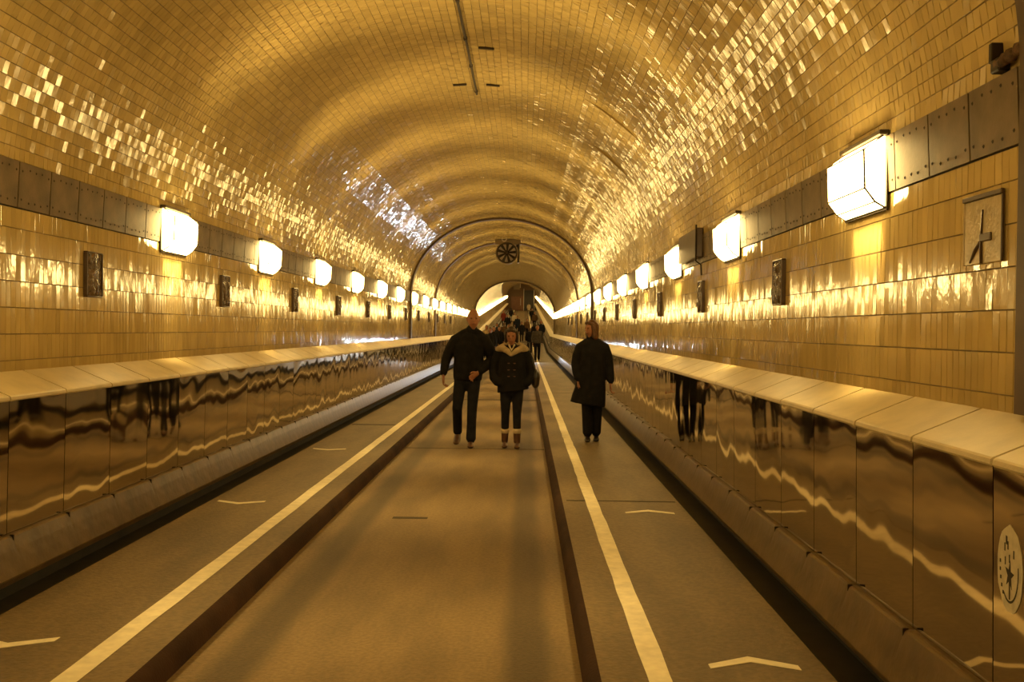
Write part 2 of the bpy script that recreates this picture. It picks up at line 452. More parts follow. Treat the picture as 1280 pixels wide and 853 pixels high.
def lay_tiles(parent, Cn, U, V, Nn, hu, hv, m, thick=.005, gap=.0011, sig=(.024, .036), piece='tile', rowtilt=0.0):
    """tiles at centres Cn with axes U (along tunnel), V (across), Nn (into the room); hu/hv half sizes per tile"""
    n = len(Cn)
    a = rng.normal(0, sig[0], n)[:, None]; b = (rng.normal(0, sig[1], n) + rowtilt)[:, None]
    dz = np.abs(rng.normal(0, .0006, n))[:, None]
    U2 = U + a * Nn; V2 = V + b * Nn
    N2 = np.cross(U2, V2); N2 /= np.linalg.norm(N2, axis=1)[:, None]
    sgn = np.sign((N2 * Nn).sum(1))[:, None]; N2 *= sgn
    hu_, hv_ = (hu - gap * .7)[:, None], (hv - gap * 1.5)[:, None]
    T = Cn + Nn * (thick + dz)
    x, y, d = project(Cn)
    view = np.array(cam.matrix_world.translation) - Cn
    dist = np.linalg.norm(view, axis=1)
    cosv = np.abs((view * Nn).sum(1)) / dist
    area = np.where((d > .3) & (x > 2) & (x < 1278) & (y > 2) & (y < 851), hu * hv * 4 * cosv / dist ** 2, 0)
    big = np.argsort(-area)[:300]
    big = big[area[big] > 0]
    mask = np.ones(n, bool); mask[big] = False
    c = .0013
    corners = [(-1, -1), (1, -1), (1, 1), (-1, 1)]
    def verts(i):
        top = [T[i] + U2[i] * (sx * (hu_[i] - c)) + V2[i] * (sy * (hv_[i] - c)) for sx, sy in corners]
        bot = [Cn[i] + U[i] * (sx * hu_[i]) + V[i] * (sy * hv_[i]) for sx, sy in corners]
        return np.stack(top + bot, 1)
    vv = verts(mask); k = len(vv)
    q = np.array([(0, 1, 2, 3), (0, 4, 5, 1), (1, 5, 6, 2), (2, 6, 7, 3), (3, 7, 4, 0)])
    flip = (sgn[mask, 0] < 0)
    Q = np.arange(k)[:, None, None] * 8 + q[None]
    Q[flip] = Q[flip][:, :, ::-1]
    st = link(piece + 's', quick_mesh(piece + 's', vv.reshape(-1, 3), Q.reshape(-1, 4), m), parent); st['kind'] = 'stuff'
    # single pieces
    cache = {}
    for i in big:
        key = (round(float(hu[i]), 3), round(float(hv[i]), 3))
        if key not in cache:
            u, v = key[0] - gap * .7, key[1] - gap * 1.5
            vs = [(sx * (u - c), sy * (v - c), 0) for sx, sy in corners] + [(sx * u, sy * v, -thick) for sx, sy in corners]
            me = bpy.data.meshes.new(piece); me.from_pydata(vs, [], [tuple(f) for f in q[:, ::1]]); me.materials.append(m); bmesh_fix(me)
            if me.polygons[0].normal.z < 0: me.flip_normals()
            cache[key] = me
        o = bpy.data.objects.new(piece, cache[key]); C.objects.link(o); o.parent = parent
        uu = Vector(U2[i]).normalized(); nn = Vector(N2[i]); v2 = nn.cross(uu)
        o.matrix_world = Matrix(((uu.x, v2.x, nn.x, T[i][0]), (uu.y, v2.y, nn.y, T[i][1]), (uu.z, v2.z, nn.z, T[i][2]), (0, 0, 0, 1)))


NROW = round(ARC / .08); RW = ARC / NROW; TL = .062
rows = (np.arange(NROW) + .5) * RW
tx, tz = np.interp(rows, ES, EX), np.interp(rows, ES, EZ)
gx, gz = -tx / HALF ** 2, -(tz - SPRING) / RISE ** 2
gl = np.hypot(gx, gz); gx /= gl; gz /= gl
ny = int((NEAR_END - 1.5) / TL)
ys = 1.5 + (np.arange(ny) + .5) * TL
Cn = np.stack([np.repeat(tx, ny), np.tile(ys, NROW), np.repeat(tz, ny)], 1)
Cn[:, 1] += np.repeat(rng.uniform(-.004, .004, NROW), ny)
Nn = np.stack([np.repeat(gx, ny), np.zeros(NROW * ny), np.repeat(gz, ny)], 1)
U = np.tile([0., 1., 0.], (len(Cn), 1)); V = np.cross(Nn, U)
lay_tiles(ceiling, Cn, U, V, Nn, np.full(len(Cn), TL / 2), np.full(len(Cn), RW / 2), M['tile'], rowtilt=np.repeat(rng.normal(0, .022, NROW), ny))
back = sweep('far_tiles', vault, M['tile_far'], [Y0, 1.5], parent=ceiling, smooth=True); back['kind'] = 'stuff'
back.scale = (.998, 1, .999)

for s in (-1, 1):
    edges = [Z_LEDGE_B - .03] + [1.4045 + .1665 * i for i in range(7)]
    edges[-1] = Z_BAND0
    zc = np.array([(a + b) / 2 for a, b in zip(edges, edges[1:])]); hh = np.array([(b - a) / 2 for a, b in zip(edges, edges[1:])])
    TLw = .06; ny = int((NEAR_END - 1.5) / TLw); ys = 1.5 + (np.arange(ny) + .5) * TLw
    R = len(zc)
    Cn = np.stack([np.full(R * ny, s * HALF), np.tile(ys, R), np.repeat(zc, ny)], 1)
    Nn = np.tile([-float(s), 0, 0], (R * ny, 1)); U = np.tile([0., 1., 0.], (R * ny, 1)); V = np.tile([0., 0., 1.], (R * ny, 1))
    lay_tiles(walls[s], Cn, U, V, Nn, np.full(R * ny, TLw / 2), np.repeat(hh, ny), M['wtile'], sig=(.020, .009))
    bk = sweep('far_tiles', [(s * (HALF - .003), Z_LEDGE_B - .0608), (s * (HALF - .003), Z_BAND0)], M['wtile_far'], [Y0, 1.5], parent=walls[s]); bk['kind'] = 'stuff'


# ------------------------------------------------------------------ repeated pieces along the tunnel
def along(parent, name, me, y_first, step, y_obj_end, rest_mb=None, mirror=1, x=0.0):
    """copies of a piece as children until y_obj_end"""
    y = y_first; i = 0
    while y < y_obj_end:
        o = bpy.data.objects.new(name, me); C.objects.link(o); o.parent = parent
        o.location = (x, y, 0); o.scale = (mirror, 1, 1)
        y += step; i += 1
    return y


def rest(parent, name, prof, y0, m, inset=0.0):
    o = sweep(name, prof, m, [y0] + [q for q in (NEAR_END, YK) if q > y0] + [YE], parent=parent); o['kind'] = 'stuff'; return o

STEP_B, STEP_P = .4214, .70
for k, (side, s) in enumerate((('left', -1), ('right', 1))):
    # riveted band below the vault
    bprof = [(s * (HALF + .004), Z_BAND0), (s * (HALF + .004), 2.52), (s * (math.sqrt(1 - ((Z_BAND1 - SPRING) / RISE) ** 2) * HALF + .004), Z_BAND1)]
    band = sweep('trim_%d' % (k + 1), bprof, M['band_back'], [Y0, 0, NEAR_END, YK, YE])
    band['label'] = 'band of riveted brown plates above the %s wall' % side
    pw, px0, px1 = STEP_B - .012, s * (HALF - .012), s * (HALF - .026)
    zz0, zz1 = Z_BAND0 + .006, Z_BAND1 - .006
    mb = MB(); mb.add([(px0, 0, zz0), (px0, pw, zz0), (px1, pw, zz1), (px1, 0, zz1), (s * HALF, 0, zz0), (s * HALF, pw, zz0), (s * HALF, pw, zz1), (s * HALF, 0, zz1)],
                      [(0, 1, 2, 3), (0, 4, 5, 1), (1, 5, 6, 2), (2, 6, 7, 3), (3, 7, 4, 0)])
    plate = mb.mesh('plate', M['band'])
    rv = MB()
    for (u, v) in [(.035, .06), (.035, .24), (.13, .045), (.21, .05), (.29, .045), (.13, .255), (.21, .25), (.29, .255), (pw - .03, .06), (pw - .03, .24)]:
        zc = Z_BAND0 + v; xc = px0 + (px1 - px0) * (v / .3)
        r = .009
        pts = [(xc, u + r * math.cos(t), zc + r * math.sin(t)) for t in (math.pi / 3 * q for q in range(6))] + [(xc - s * .006, u, zc)]
        rv.add(pts, [(q, (q + 1) % 6, 6) for q in range(6)])
    rivets = rv.mesh('rivets', M['rivet'], True)
    y = 4.235 if s > 0 else 3.72
    y -= STEP_B * 3
    i = 0
    while y < 42:
        o = bpy.data.objects.new('plate', plate); C.objects.link(o); o.parent = band; o.location = (0, y, 0)
        if y < 16:
            r = bpy.data.objects.new('rivets', rivets); C.objects.link(r); r.parent = o; r['kind'] = 'stuff'
        y += STEP_B
    o = rest(band, 'far_plates', [(px0, zz0), (px1, zz1)], y, M['band'])

    # stone ledge slabs
    yp = 3.40 - 3 * STEP_P if s > 0 else 5.64 - 6 * STEP_P
    ledge = sweep('ledge_' + side, [(s * 2.34, Z_LEDGE_F - .05), (s * (HALF + .03), Z_LEDGE_F - .05)], M['dark_gap'], [Y0, 0, NEAR_END, YK, YE])
    ledge['label'] = 'sloping pale stone ledge along the %s wall' % side
    mb = MB(); g = .009
    pr = [(s * 2.265, Z_LEDGE_F - .030), (s * 2.26, Z_LEDGE_F - .022), (s * 2.263, Z_LEDGE_F - .006), (s * 2.271, Z_LEDGE_F + .001), (s * (HALF + .01), Z_LEDGE_B), (s * (HALF + .01), Z_LEDGE_F - .045), (s * 2.34, Z_LEDGE_F - .045)]
    slab = mb.prism(pr, g, STEP_P - g).mesh('slab', M['ledge'])
    ye = along(ledge, 'slab', slab, yp, STEP_P, 42)
    rest(ledge, 'far_slabs', [(s * 2.265, Z_LEDGE_F - .03), (s * 2.265, Z_LEDGE_F), (s * (HALF + .01), Z_LEDGE_B)], ye, M['ledge'])
    rest_b = sweep('far_slabs', [(s * 2.265, Z_LEDGE_F - .03), (s * 2.265, Z_LEDGE_F), (s * (HALF + .01), Z_LEDGE_B)], M['ledge'], [Y0, yp], parent=ledge); rest_b['kind'] = 'stuff'

    # polished cladding panels
    clad = sweep('cladding_' + side, [(s * 2.325, Z_LEDGE_F - .04), (s * 2.335, .42)], M['dark_gap'], [Y0, 0, NEAR_END, YK, YE])
    clad['label'] = 'row of polished steel panels below the %s ledge' % side
    mb = MB(); g = .0035
    x0, x1 = 2.268, 2.280
    pr = [(s * x0, Z_LEDGE_F - .03), (s * (x0 + .004), Z_LEDGE_F - .024), (s * (x0 + .05), Z_LEDGE_F - .03), (s * (x1 + .05), .425), (s * (x1 + .004), .427), (s * x1, .435)]
    panel = mb.prism(pr, g, STEP_P - g).mesh('panel', M['steel'])
    ye = along(clad, 'panel', panel, yp, STEP_P, 42)
    rest(clad, 'far_panels', [(s * x0, Z_LEDGE_F - .03), (s * x1, .435)], ye, M['steel'])
    rb = sweep('far_panels', [(s * x0, Z_LEDGE_F - .03), (s * x1, .435)], M['steel'], [Y0, yp], parent=clad); rb['kind'] = 'stuff'

    # plinth blocks and their clips
    base = sweep('baseboard_' + side, [(s * 2.31, .43), (s * 2.31, .19), (s * 2.33, .17)], M['dark_gap'], [Y0, 0, NEAR_END, YK, YE])
    base['label'] = 'rounded concrete plinth blocks at the foot of the %s wall' % side
    prof = [(2.262, .428), (2.252, .426), (2.244, .418), (2.222, .352), (2.202, .285), (2.182, .215), (2.184, .205), (2.205, .168), (2.30, .168), (2.30, .428)]
    mb = MB(); n = len(prof); Lb = STEP_P
    st = [(.0008, .004), (.03, 0), (.10, 0), (Lb - .10, 0), (Lb - .03, 0), (Lb - .0008, .004)]
    vs = []
    for yy, drop in st:
        for x, z in prof:
            vs.append((s * (x + (.003 if drop > .01 else 0)), yy, z - (drop if z > .35 else 0)))
    fs = [(i * n + q, i * n + (q + 1) % n, (i + 1) * n + (q + 1) % n, (i + 1) * n + q) for i in range(len(st) - 1) for q in range(n)]
    block = mb.add(vs, fs).mesh('plinth_block', M['plinth'])
    ye = along(base, 'plinth_block', block, yp, STEP_P, 42)
    xa, xb = sorted((s * 2.238, s * 2.262))
    clip = MB().bevbox(xa, xb, -.006, .006, .395, .430, .002).mesh('clip', M['dark_metal'])
    along(base, 'clip', clip, yp, STEP_P, 24)
    rest(base, 'far_blocks', [(s * x, z) for x, z in prof[1:8]], ye, M['plinth'])
    rb = sweep('far_blocks', [(s * x, z) for x, z in prof[1:8]], M['plinth'], [Y0, yp], parent=base); rb['kind'] = 'stuff'

# ------------------------------------------------------------------ arch ribs
def arch_rib(y0, y1, proud, label):
    pts = [(HALF, Z_LEDGE_B), (HALF, 1.9), (HALF, Z_BAND0)] + [ell(t) for t in np.linspace(.02, math.pi - .02, 61)] + [(-HALF, Z_BAND0), (-HALF, 1.9), (-HALF, Z_LEDGE_B)]
    inn = []
    for i, (x, z) in enumerate(pts):
        a, b = pts[max(i - 1, 0)], pts[min(i + 1, len(pts) - 1)]
        d = Vector((b[0] - a[0], b[1] - a[1])).normalized()
        inn.append((x - d.y * proud, z + d.x * proud))
    mb = MB(); n = len(pts)
    vs = [(x, y, z) for P, y in ((pts, y0), (inn, y0), (inn, y1), (pts, y1)) for x, z in P]
    fs = [(r * n + i, r * n + i + 1, ((r + 1) % 4) * n + i + 1, ((r + 1) % 4) * n + i) for r in range(4) for i in range(n - 1)]
    fs += [(0, n, 2 * n, 3 * n), (n - 1, 2 * n - 1, 3 * n - 1, 4 * n - 1)]
    o = mb.add(vs, fs).build('arch_rib', M['rib'])
    tag(o, label, 'arch rib', 'steel ribs across the vault')
arch_rib(3.28, 3.74, .05, 'dark brown rib at the right edge, nearest to the viewer')
arch_rib(27.62, 27.92, .055, 'dark arch rib crossing the vault in front of the round fan')
arch_rib(35.25, 35.5, .05, 'dark arch rib from which the round fan hangs')
arch_rib(YK - 1.1, YK - .75, .07, 'farthest dark arch rib where the floor starts to rise')

# ------------------------------------------------------------------ wall lamps
LL, LP, LH = .64, .125, .38     # length along the wall, protrusion, height
LZ = 2.293


def lamp_meshes(s):
    """meshes for a lamp on the wall of side s; origin on the wall at the near lower corner"""
    w = -s                      # into the room
    pf = [(.012, .0), (LP - .062, .03), (LP - .008, .10), (LP, .30), (.03, LH - .01)]
    d = {}
    e = .014
    names = ['lower_pane', 'chamfer_pane', 'front_pane', 'roof_pane']
    for nm, (a, b) in zip(names, zip(pf, pf[1:])):
        me = bpy.data.meshes.new(nm)
        y0, y1 = e, LL - e
        me.from_pydata([(w * a[0], y0, a[1]), (w * a[0], y1, a[1]), (w * b[0], y1, b[1]), (w * b[0], y0, b[1])], [], [(0, 1, 2, 3)])
        nrm = Vector((b[1] - a[1], 0, -(b[0] - a[0]))) ; nrm.x *= w
        me.update()
        if me.polygons[0].normal.dot(nrm) < 0: me.flip_normals()
        me.materials.append(M['glow']); d[nm] = me
    for nm, y in (('end_pane', e), ('end_pane_far', LL - e)):
        me = bpy.data.meshes.new('end_pane')
        me.from_pydata([(w * a, y, b) for a, b in pf] + [(w * .012, y, LH - .01)], [], [tuple(range(6))])
        me.update()
        if me.polygons[0].normal.y * (1 if y > .3 else -1) < 0: me.flip_normals()
        me.materials.append(M['glow']); d[nm] = me
    d['back_plate'] = MB().bevbox(*sorted((w * .0, w * .011)), -.012, LL + .012, -.015, LH + .02, .003).mesh('back_plate', M['lampframe'])
    fr = MB()
    r = .0055
    for yy in (e * .5, LL - e * .5):
        fr.tube([(w * a, yy, b) for a, b in pf], r, 6)
    for a, b in pf[1:]:
        fr.tube([(w * a, 0, b), (w * a, LL, b)], r * .8, 6)
    fr.tube([(w * .012, 0, .0), (w * .012, LL, .0)], r, 6)
    d['frame'] = fr.mesh('frame', M['lampframe'])
    hd = MB().bevbox(*sorted((w * .0, w * .05)), -.012, LL + .012, LH - .005, LH + .022, .004)
    d['cap'] = hd.mesh('cap', M['lampframe'])
    return d

def lamp_light(nm, watts, sx, sy, spread):
    l = bpy.data.lights.new(nm, 'AREA'); l.shape = 'RECTANGLE'; l.size = sx; l.size_y = sy; l.energy = watts; l.color = LAMP_COL; l.spread = math.radians(spread)
    return l
LIGHTS = {'up_light': (lamp_light('up_light', UP_W, .05, .56, 58), (.072, .352), (-.62, .78)),
          'out_light': (lamp_light('out_light', OUT_W, .06, .56, 52), (LP - .02, .055), (-.74, -.67)),
          'bottom_light': (lamp_light('bottom_light', BOTTOM_W, .03, .45, 44), (.040, -.004), (.21, -.978))}


def add_lights(t, s):
    for nm, (l, (a, b), (dx, dz)) in LIGHTS.items():
        o = bpy.data.objects.new(nm, l); C.objects.link(o); o.parent = t
        d = Vector((dx * s, 0, dz)); yv = Vector((0, 1, 0)); zv = -d; xv = yv.cross(zv)
        o.matrix_local = Matrix(((xv.x, yv.x, zv.x, -s * a + d.x * .008), (xv.y, yv.y, zv.y, LL / 2), (xv.z, yv.z, zv.z, b + d.z * .008), (0, 0, 0, 1)))

ORD = ['nearest', 'second', 'third', 'fourth', 'fifth', 'sixth', 'seventh', 'eighth', 'ninth', 'tenth', 'eleventh', 'twelfth', 'thirteenth', 'fourteenth',
       'fifteenth', 'sixteenth', 'seventeenth', 'eighteenth', 'nineteenth', 'twentieth', 'twenty-first']
LSTEP = 3.22
lamp_ys = [8.70 + LSTEP * i for i in range(-5, 200)]
for side, s in (('left', -1), ('right', 1)):
    d = lamp_meshes(s)
    # one joined mesh for lamps too small to show their pieces
    far_mb = MB()
    for nm in ('lower_pane', 'chamfer_pane', 'front_pane', 'roof_pane', 'end_pane', 'end_pane_far'):
        me = d[nm]; far_mb.add([v.co for v in me.vertices], [tuple(p.vertices) for p in me.polygons])
    fme = bpy.data.meshes.new('wall_lamp'); fme.from_pydata(far_mb.v, [], far_mb.f); fme.materials.append(M['glow_far']); fme.materials.append(M['lampframe']); fme.polygons[3].material_index = 1; fme.update()   # opaque roof
    vis = 0
    for y in lamp_ys:
        if y > YE - 2: break
        yy = (5.18 if s > 0 else 4.95) if abs(y - 5.48) < .1 else y
        x = s * (HALF - .012)
        seen = (s > 0 and yy > 5) or (s < 0 and yy > 8)
        if yy < YK:
            t = empty('wall_lamp', (x, yy, LZ + grade(yy)))
            for nm in ('back_plate', 'frame', 'cap', 'front_pane', 'chamfer_pane', 'lower_pane', 'roof_pane', 'end_pane', 'end_pane_far'):
                link('end_pane' if nm == 'end_pane_far' else nm, d[nm], t)
            if yy < 46: add_lights(t, s)
            if seen:
                lab = 'glowing box lamp on the %s wall, %s from the viewer' % (side, ORD[vis]) if vis else 'largest glowing box lamp on the %s wall, nearest the viewer' % side
                tag(t, lab, 'lamp', 'wall lamps along the %s wall' % side); vis += 1
            else:
                tag(t, 'glowing box lamp on the %s wall behind the viewer' % side, 'lamp', 'lamps on the %s wall behind the viewer' % side)
        else:
            o = link('wall_lamp', fme); o.location = (x, yy, LZ + grade(yy)); o.rotation_euler = (math.atan(GRADE), 0, 0)
            tag(o, 'tiny glowing lamp on the far rising stretch, %s wall' % side, 'lamp', 'far lamps on the rising %s wall' % side)

# ------------------------------------------------------------------ relief plaques on the walls
def plaque_mesh(seed, s):
    """lumpy glazed relief (grid) in a shallow frame; wall plane x = 0, into the room -s"""
    r = random.Random(seed); w = -s
    W, H = .25, .315; nx, nz = 18, 22
    bl = [(r.uniform(-.09, .09), r.uniform(-.12, .12), r.uniform(.03, .07), r.uniform(.03, .09), r.uniform(.012, .03)) for _ in range(9)]
    vs = []
    for j in range(nz + 1):
        for i in range(nx + 1):
            y = -W / 2 + W * i / nx; z = -H / 2 + H * j / nz
            h = .022 + max([b[4] * math.exp(-((y - b[0]) / b[2]) ** 2 - ((z - b[1]) / b[3]) ** 2) for b in bl])
            h += .006 * math.sin(y * 70 + seed) * math.cos(z * 45)
            vs.append((w * h, y, z))
    fs = [(j * (nx + 1) + i, j * (nx + 1) + i + 1, (j + 1) * (nx + 1) + i + 1, (j + 1) * (nx + 1) + i) for j in range(nz) for i in range(nx)]
    me = bpy.data.meshes.new('relief'); me.from_pydata(vs, [], fs); me.materials.append(M['plaque']); me.shade_smooth(); bmesh_fix(me)
    return me


def plaque_frame(s, m, W=.25, H=.315, b=.010, dpt=.034):
    w = -s; mb = MB()
    xa, xb = sorted((0, w * dpt))
    for (y0, y1, z0, z1) in ((-W / 2 - b, W / 2 + b, H / 2, H / 2 + b), (-W / 2 - b, W / 2 + b, -H / 2 - b, -H / 2), (-W / 2 - b, -W / 2, -H / 2, H / 2), (W / 2, W / 2 + b, -H / 2, H / 2)):
        mb.bevbox(xa, xb, y0, y1, z0, z1, .004)
    return mb.mesh('frame', m)

for side, s in (('left', -1), ('right', 1)):
    fr = plaque_frame(s, M['plaque_frame']); rel = [plaque_mesh(11 + q + (s > 0) * 5, s) for q in range(4)]
    i = 0
    y = 7.33
    while y < 45:
        t = empty('relief_plaque', (s * (HALF - .005), y, 2.005))
        link('frame', fr, t); link('relief', rel[i % 4], t)
        lab = 'brown glazed relief plaque on the %s wall, %s from the viewer' % (side, ORD[i]) if i else 'largest brown relief plaque on the %s tiled wall' % side
        tag(t, lab, 'plaque', 'brown relief plaques on the %s wall' % side)
        i += 1; y += 3.23
# pale plaque at the right
s = 1
t = empty('tree_plaque', (HALF - .005, 4.09, 2.03))
MB().bevbox(-.014, 0, -.165, .165, -.10, .165, .003).build('slab', M['plaque_pale'], t)
MB().bevbox(-.024, -.006, -.172, .172, .165, .185, .003).build('top_border', M['plaque_frame'], t)
MB().bevbox(-.018, -.006, -.172, -.163, -.10, .165, .003).build('side_border', M['plaque_frame'], t)
MB().bevbox(-.018, -.006, .165, .170, -.10, .165, .002).build('side_border', M['plaque_pale'], t)
fg = MB(); fg.tube([(-.016, .0, -.10), (-.018, .002, 0), (-.016, -.004, .12)], [.008, .006, .004], 6)
fg.build('stem', M['plaque_frame'], t, True)
MB().tube([(-.016, .0, .0), (-.018, .05, -.04), (-.016, .105, -.09)], [.006, .009, .004], 6).build('branch', M['plaque_frame'], t, True)
MB().bevbox(-.024, -.012, -.085, .01, -.012, .022, .004).build('branch', M['plaque_frame'], t)
tag(t, 'pale relief plaque with a dark branching stem beside the right rib', 'plaque')

# ------------------------------------------------------------------ brown cover and conduit by the third lamp on the right
t = empty('cover_box', (HALF - .02, 10.5, 2.40))
MB().bevbox(-.07, 0, 0, 1.22, .02, .33, .008).build('lid', M['brown_box'], t)
MB().tube([(-.075, -.01, .36), (-.075, -.01, -.02), (-.02, -.01, -.06), (-.012, -.01, -.17)], .009, 8).build('conduit', M['dark_metal'], t)
tag(t, 'dark brown cover box on the band beside the third right lamp', 'box')

# ------------------------------------------------------------------ rusty bracket in the broken tiling, top right
t = empty('rusty_bracket', (HALF - .03, 3.96, 2.665))
MB().bevbox(-.03, .02, -.012, .016, .045, .125, .004).build('strap', M['dark_metal'], t)
mb = MB().bevbox(-.03, .02, -.07, .0, .0, .055, .006); mb.build('block', M['dark_metal'], t)
mb = MB()
pts = [(-.015 + .006 * math.sin(q * 2.1), -.03 - .024 * q, .03 + .006 * math.cos(q * 1.7) + .002 * q) for q in range(9)]
mb.tube(pts, [.022 + .007 * math.sin(q * 2.9) for q in range(9)], 8).build('corroded_pipe', M['rust'], t, True)
tag(t, 'rusty iron bracket and pipe stub in the broken tiling at upper right', 'bracket')

# ------------------------------------------------------------------ sticker on the nearest right panel
t = empty('sticker', (2.2725, 3.28, .87), 0)
n = 28
def disc(ry, rz, x, y=0., z=0., jag=0.0):
    r = random.Random(3)
    out = []
    for q in range(n):
        a = 2 * math.pi * q / n; f = 1 + r.uniform(-jag, jag)
        out.append((x, y + ry * f * math.cos(a), z + rz * f * math.sin(a)))
    return out
mb = MB(); A = disc(.085, .145, -.0015, jag=.03); B = disc(.085, .145, 0, jag=.03)
mb.add(A + B, [tuple(range(n)), tuple(range(2 * n - 1, n - 1, -1))] + [(q, (q + 1) % n, (q + 1) % n + n, q + n) for q in range(n)]).build('paper', M['sticker'], t)
star = []
for q in range(10):
    r = .05 if q % 2 == 0 else .019; a = math.pi / 2 + math.pi * q / 5 + .15
    star.append((r * .62 * math.cos(a), r * math.sin(a) - .02))
mb = MB(); mb.add([(-.0025, y, z) for y, z in star] + [(-.001, y, z) for y, z in star], [tuple(range(10)), tuple(range(19, 9, -1))] + [(q, (q + 1) % 10, (q + 1) % 10 + 10, q + 10) for q in range(10)])
mb.build('star', M['ink'], t)
mb = MB().box(-.0025, -.001, -.004, .004, -.10, -.03); mb.build('stem', M['ink'], t)
mb = MB()
for a0, a1 in ((math.pi * .95, math.pi * 1.72),):
    seg = [(a0 + (a1 - a0) * q / 16) for q in range(17)]
    for q in range(16):
        (c0, s0), (c1, s1) = [(math.cos(a), math.sin(a)) for a in (seg[q], seg[q + 1])]
        mb.add([(-.0025, .062 * c0, .112 * s0), (-.0025, .062 * c1, .112 * s1), (-.0025, .056 * c1, .104 * s1), (-.0025, .056 * c0, .104 * s0)], [(0, 1, 2, 3)])
mb.build('ring', M['ink'], t)
mb = MB(); r = random.Random(5)
for q in range(7):
    y = r.uniform(-.03, .035); z = r.uniform(.015, .10); mb.box(-.0025, -.001, y - .003, y + .003, z - .015, z + .012)
for q in range(5):
    a = -.75 + q * .22; mb.box(-.0025, -.001, .073 * math.cos(a) - .004 - .01, .073 * math.cos(a) + .004 - .01, .125 * math.sin(a) - .006, .125 * math.sin(a) + .006)
mb.build('scribbles', M['ink'], t)['kind'] = 'stuff'
t.rotation_euler = (0, -math.atan(.012 / .787), 0)
tag(t, 'oval pale sticker with a dark star on the nearest right steel panel', 'sticker')

# ------------------------------------------------------------------ road markings and joints
def line(name, x0, x1, z, label):
    r = random.Random(int(x0 * 100)); vs = []; yl = []
    y = Y0 + .1
    while y < YE - .2: yl.append(y); y += .35 if y < 20 else 4
    yl.append(YE - .1)
    for y in yl:
        j = .004 if y < 20 else 0
        for x in (x0 + r.uniform(-j, j), x1 + r.uniform(-j, j)): vs.append((x, y, z + grade(y)))
    top = [(2 * i, 2 * i + 1, 2 * i + 3, 2 * i + 2) for i in range(len(yl) - 1)]
    mb = MB().add(vs, top)
    o = mb.build(name, M['paint']); tag(o, label, 'road marking', 'white lines along the footways')
line('white_line', -1.335, -1.225, FOOT + .003, 'long white line painted on the left footway')
line('white_line', 1.225, 1.335, FOOT + .003, 'long white line painted on the right footway')


def chevron(x, y, d, label):
    W, t_, h = .41, .075, .10
    P = [(-W / 2, 0), (0, h * d), (W / 2, 0), (W / 2, t_ * d * .8), (0, (h + t_) * d), (-W / 2, t_ * d * .8)]
    mb = MB(); z0, z1 = 0, .003
    mb.add([(a, b, z1) for a, b in P] + [(a, b, z0) for a, b in P], [(0, 1, 4, 5), (1, 2, 3, 4)] + [(i, (i + 1) % 6, (i + 1) % 6 + 6, i + 6) for i in range(6)])
    o = mb.build('chevron_arrow', M['paint']); o.location = (x, y, FOOT + .0006)
    tag(o, label, 'road marking', 'white chevrons on the footways')
chevron(1.735, 4.50, 1, 'white chevron on the right footway, nearest the viewer')
chevron(1.735, 8.30, 1, 'white chevron on the right footway, farther away')
chevron(-1.78, 4.80, -1, 'white chevron on the left footway, at the left picture edge')
chevron(-1.78, 8.65, -1, 'white chevron on the left footway, second from the viewer')
chevron(-1.76, 12.45, -1, 'white chevron on the left footway, farthest away')


def joint(x0, x1, y, z, wd, parent, name='joint'):
    MB().box(x0, x1, y - wd / 2, y + wd / 2, z - .01, z + .002).build(name, M['joint'], parent)
joint(-.45, -.15, 8.55, 0, .08, floor, 'patch')
joint(-.95, .95, 22.9, 0, .22, floor)
joint(-.95, .95, 13.55, 0, .03, floor)
for yy, a, b in ((15.6, -2.03, -1.34), (8.9, 1.06, 2.03), (24, 1.06, 2.03), (30, -2.03, -1.06)):
    joint(a, b, yy, FOOT, .04 if yy != 15.6 else .12, footways[1 if a > 0 else -1])

# ------------------------------------------------------------------ conduit and anchor bars at the crown
zc = SPRING + RISE
t = empty('ceiling_conduit', (0.0, 0, zc - .02))
MB().tube([(.0, 6.5, 0), (-.004, 9, 0), (.003, 11, 0), (0, 13.1, 0)], .014, 8).build('pipe', M['rivet'], t)
for y in (7.4, 8.9, 9.35, 10.6, 11.7, 12.95):
    MB().bevbox(-.02, .02, y - .03, y + .03, -.018, .018, .004).build('clip', M['rivet'], t)
tag(t, 'thin dark conduit running along the crown of the vault', 'conduit')
for x, y, lab in ((.21, 10.95, 'short dark bar on the vault, right of the conduit, nearer'), (-.19, 12.6, 'short dark bar on the vault, left of the conduit'), (.23, 12.6, 'short dark bar on the vault, right of the conduit, farther')):
    z = SPRING + RISE * math.sqrt(1 - (x / HALF) ** 2)
    o = MB().bevbox(-.085, .085, -.02, .02, -.022, .004, .004).build('anchor_bar', M['rivet']); o.location = (x, y, z - .006)
    o.rotation_euler = (0, math.asin(x / HALF) * .9, 0)
    tag(o, lab, 'bar', 'bars beside the ceiling conduit')

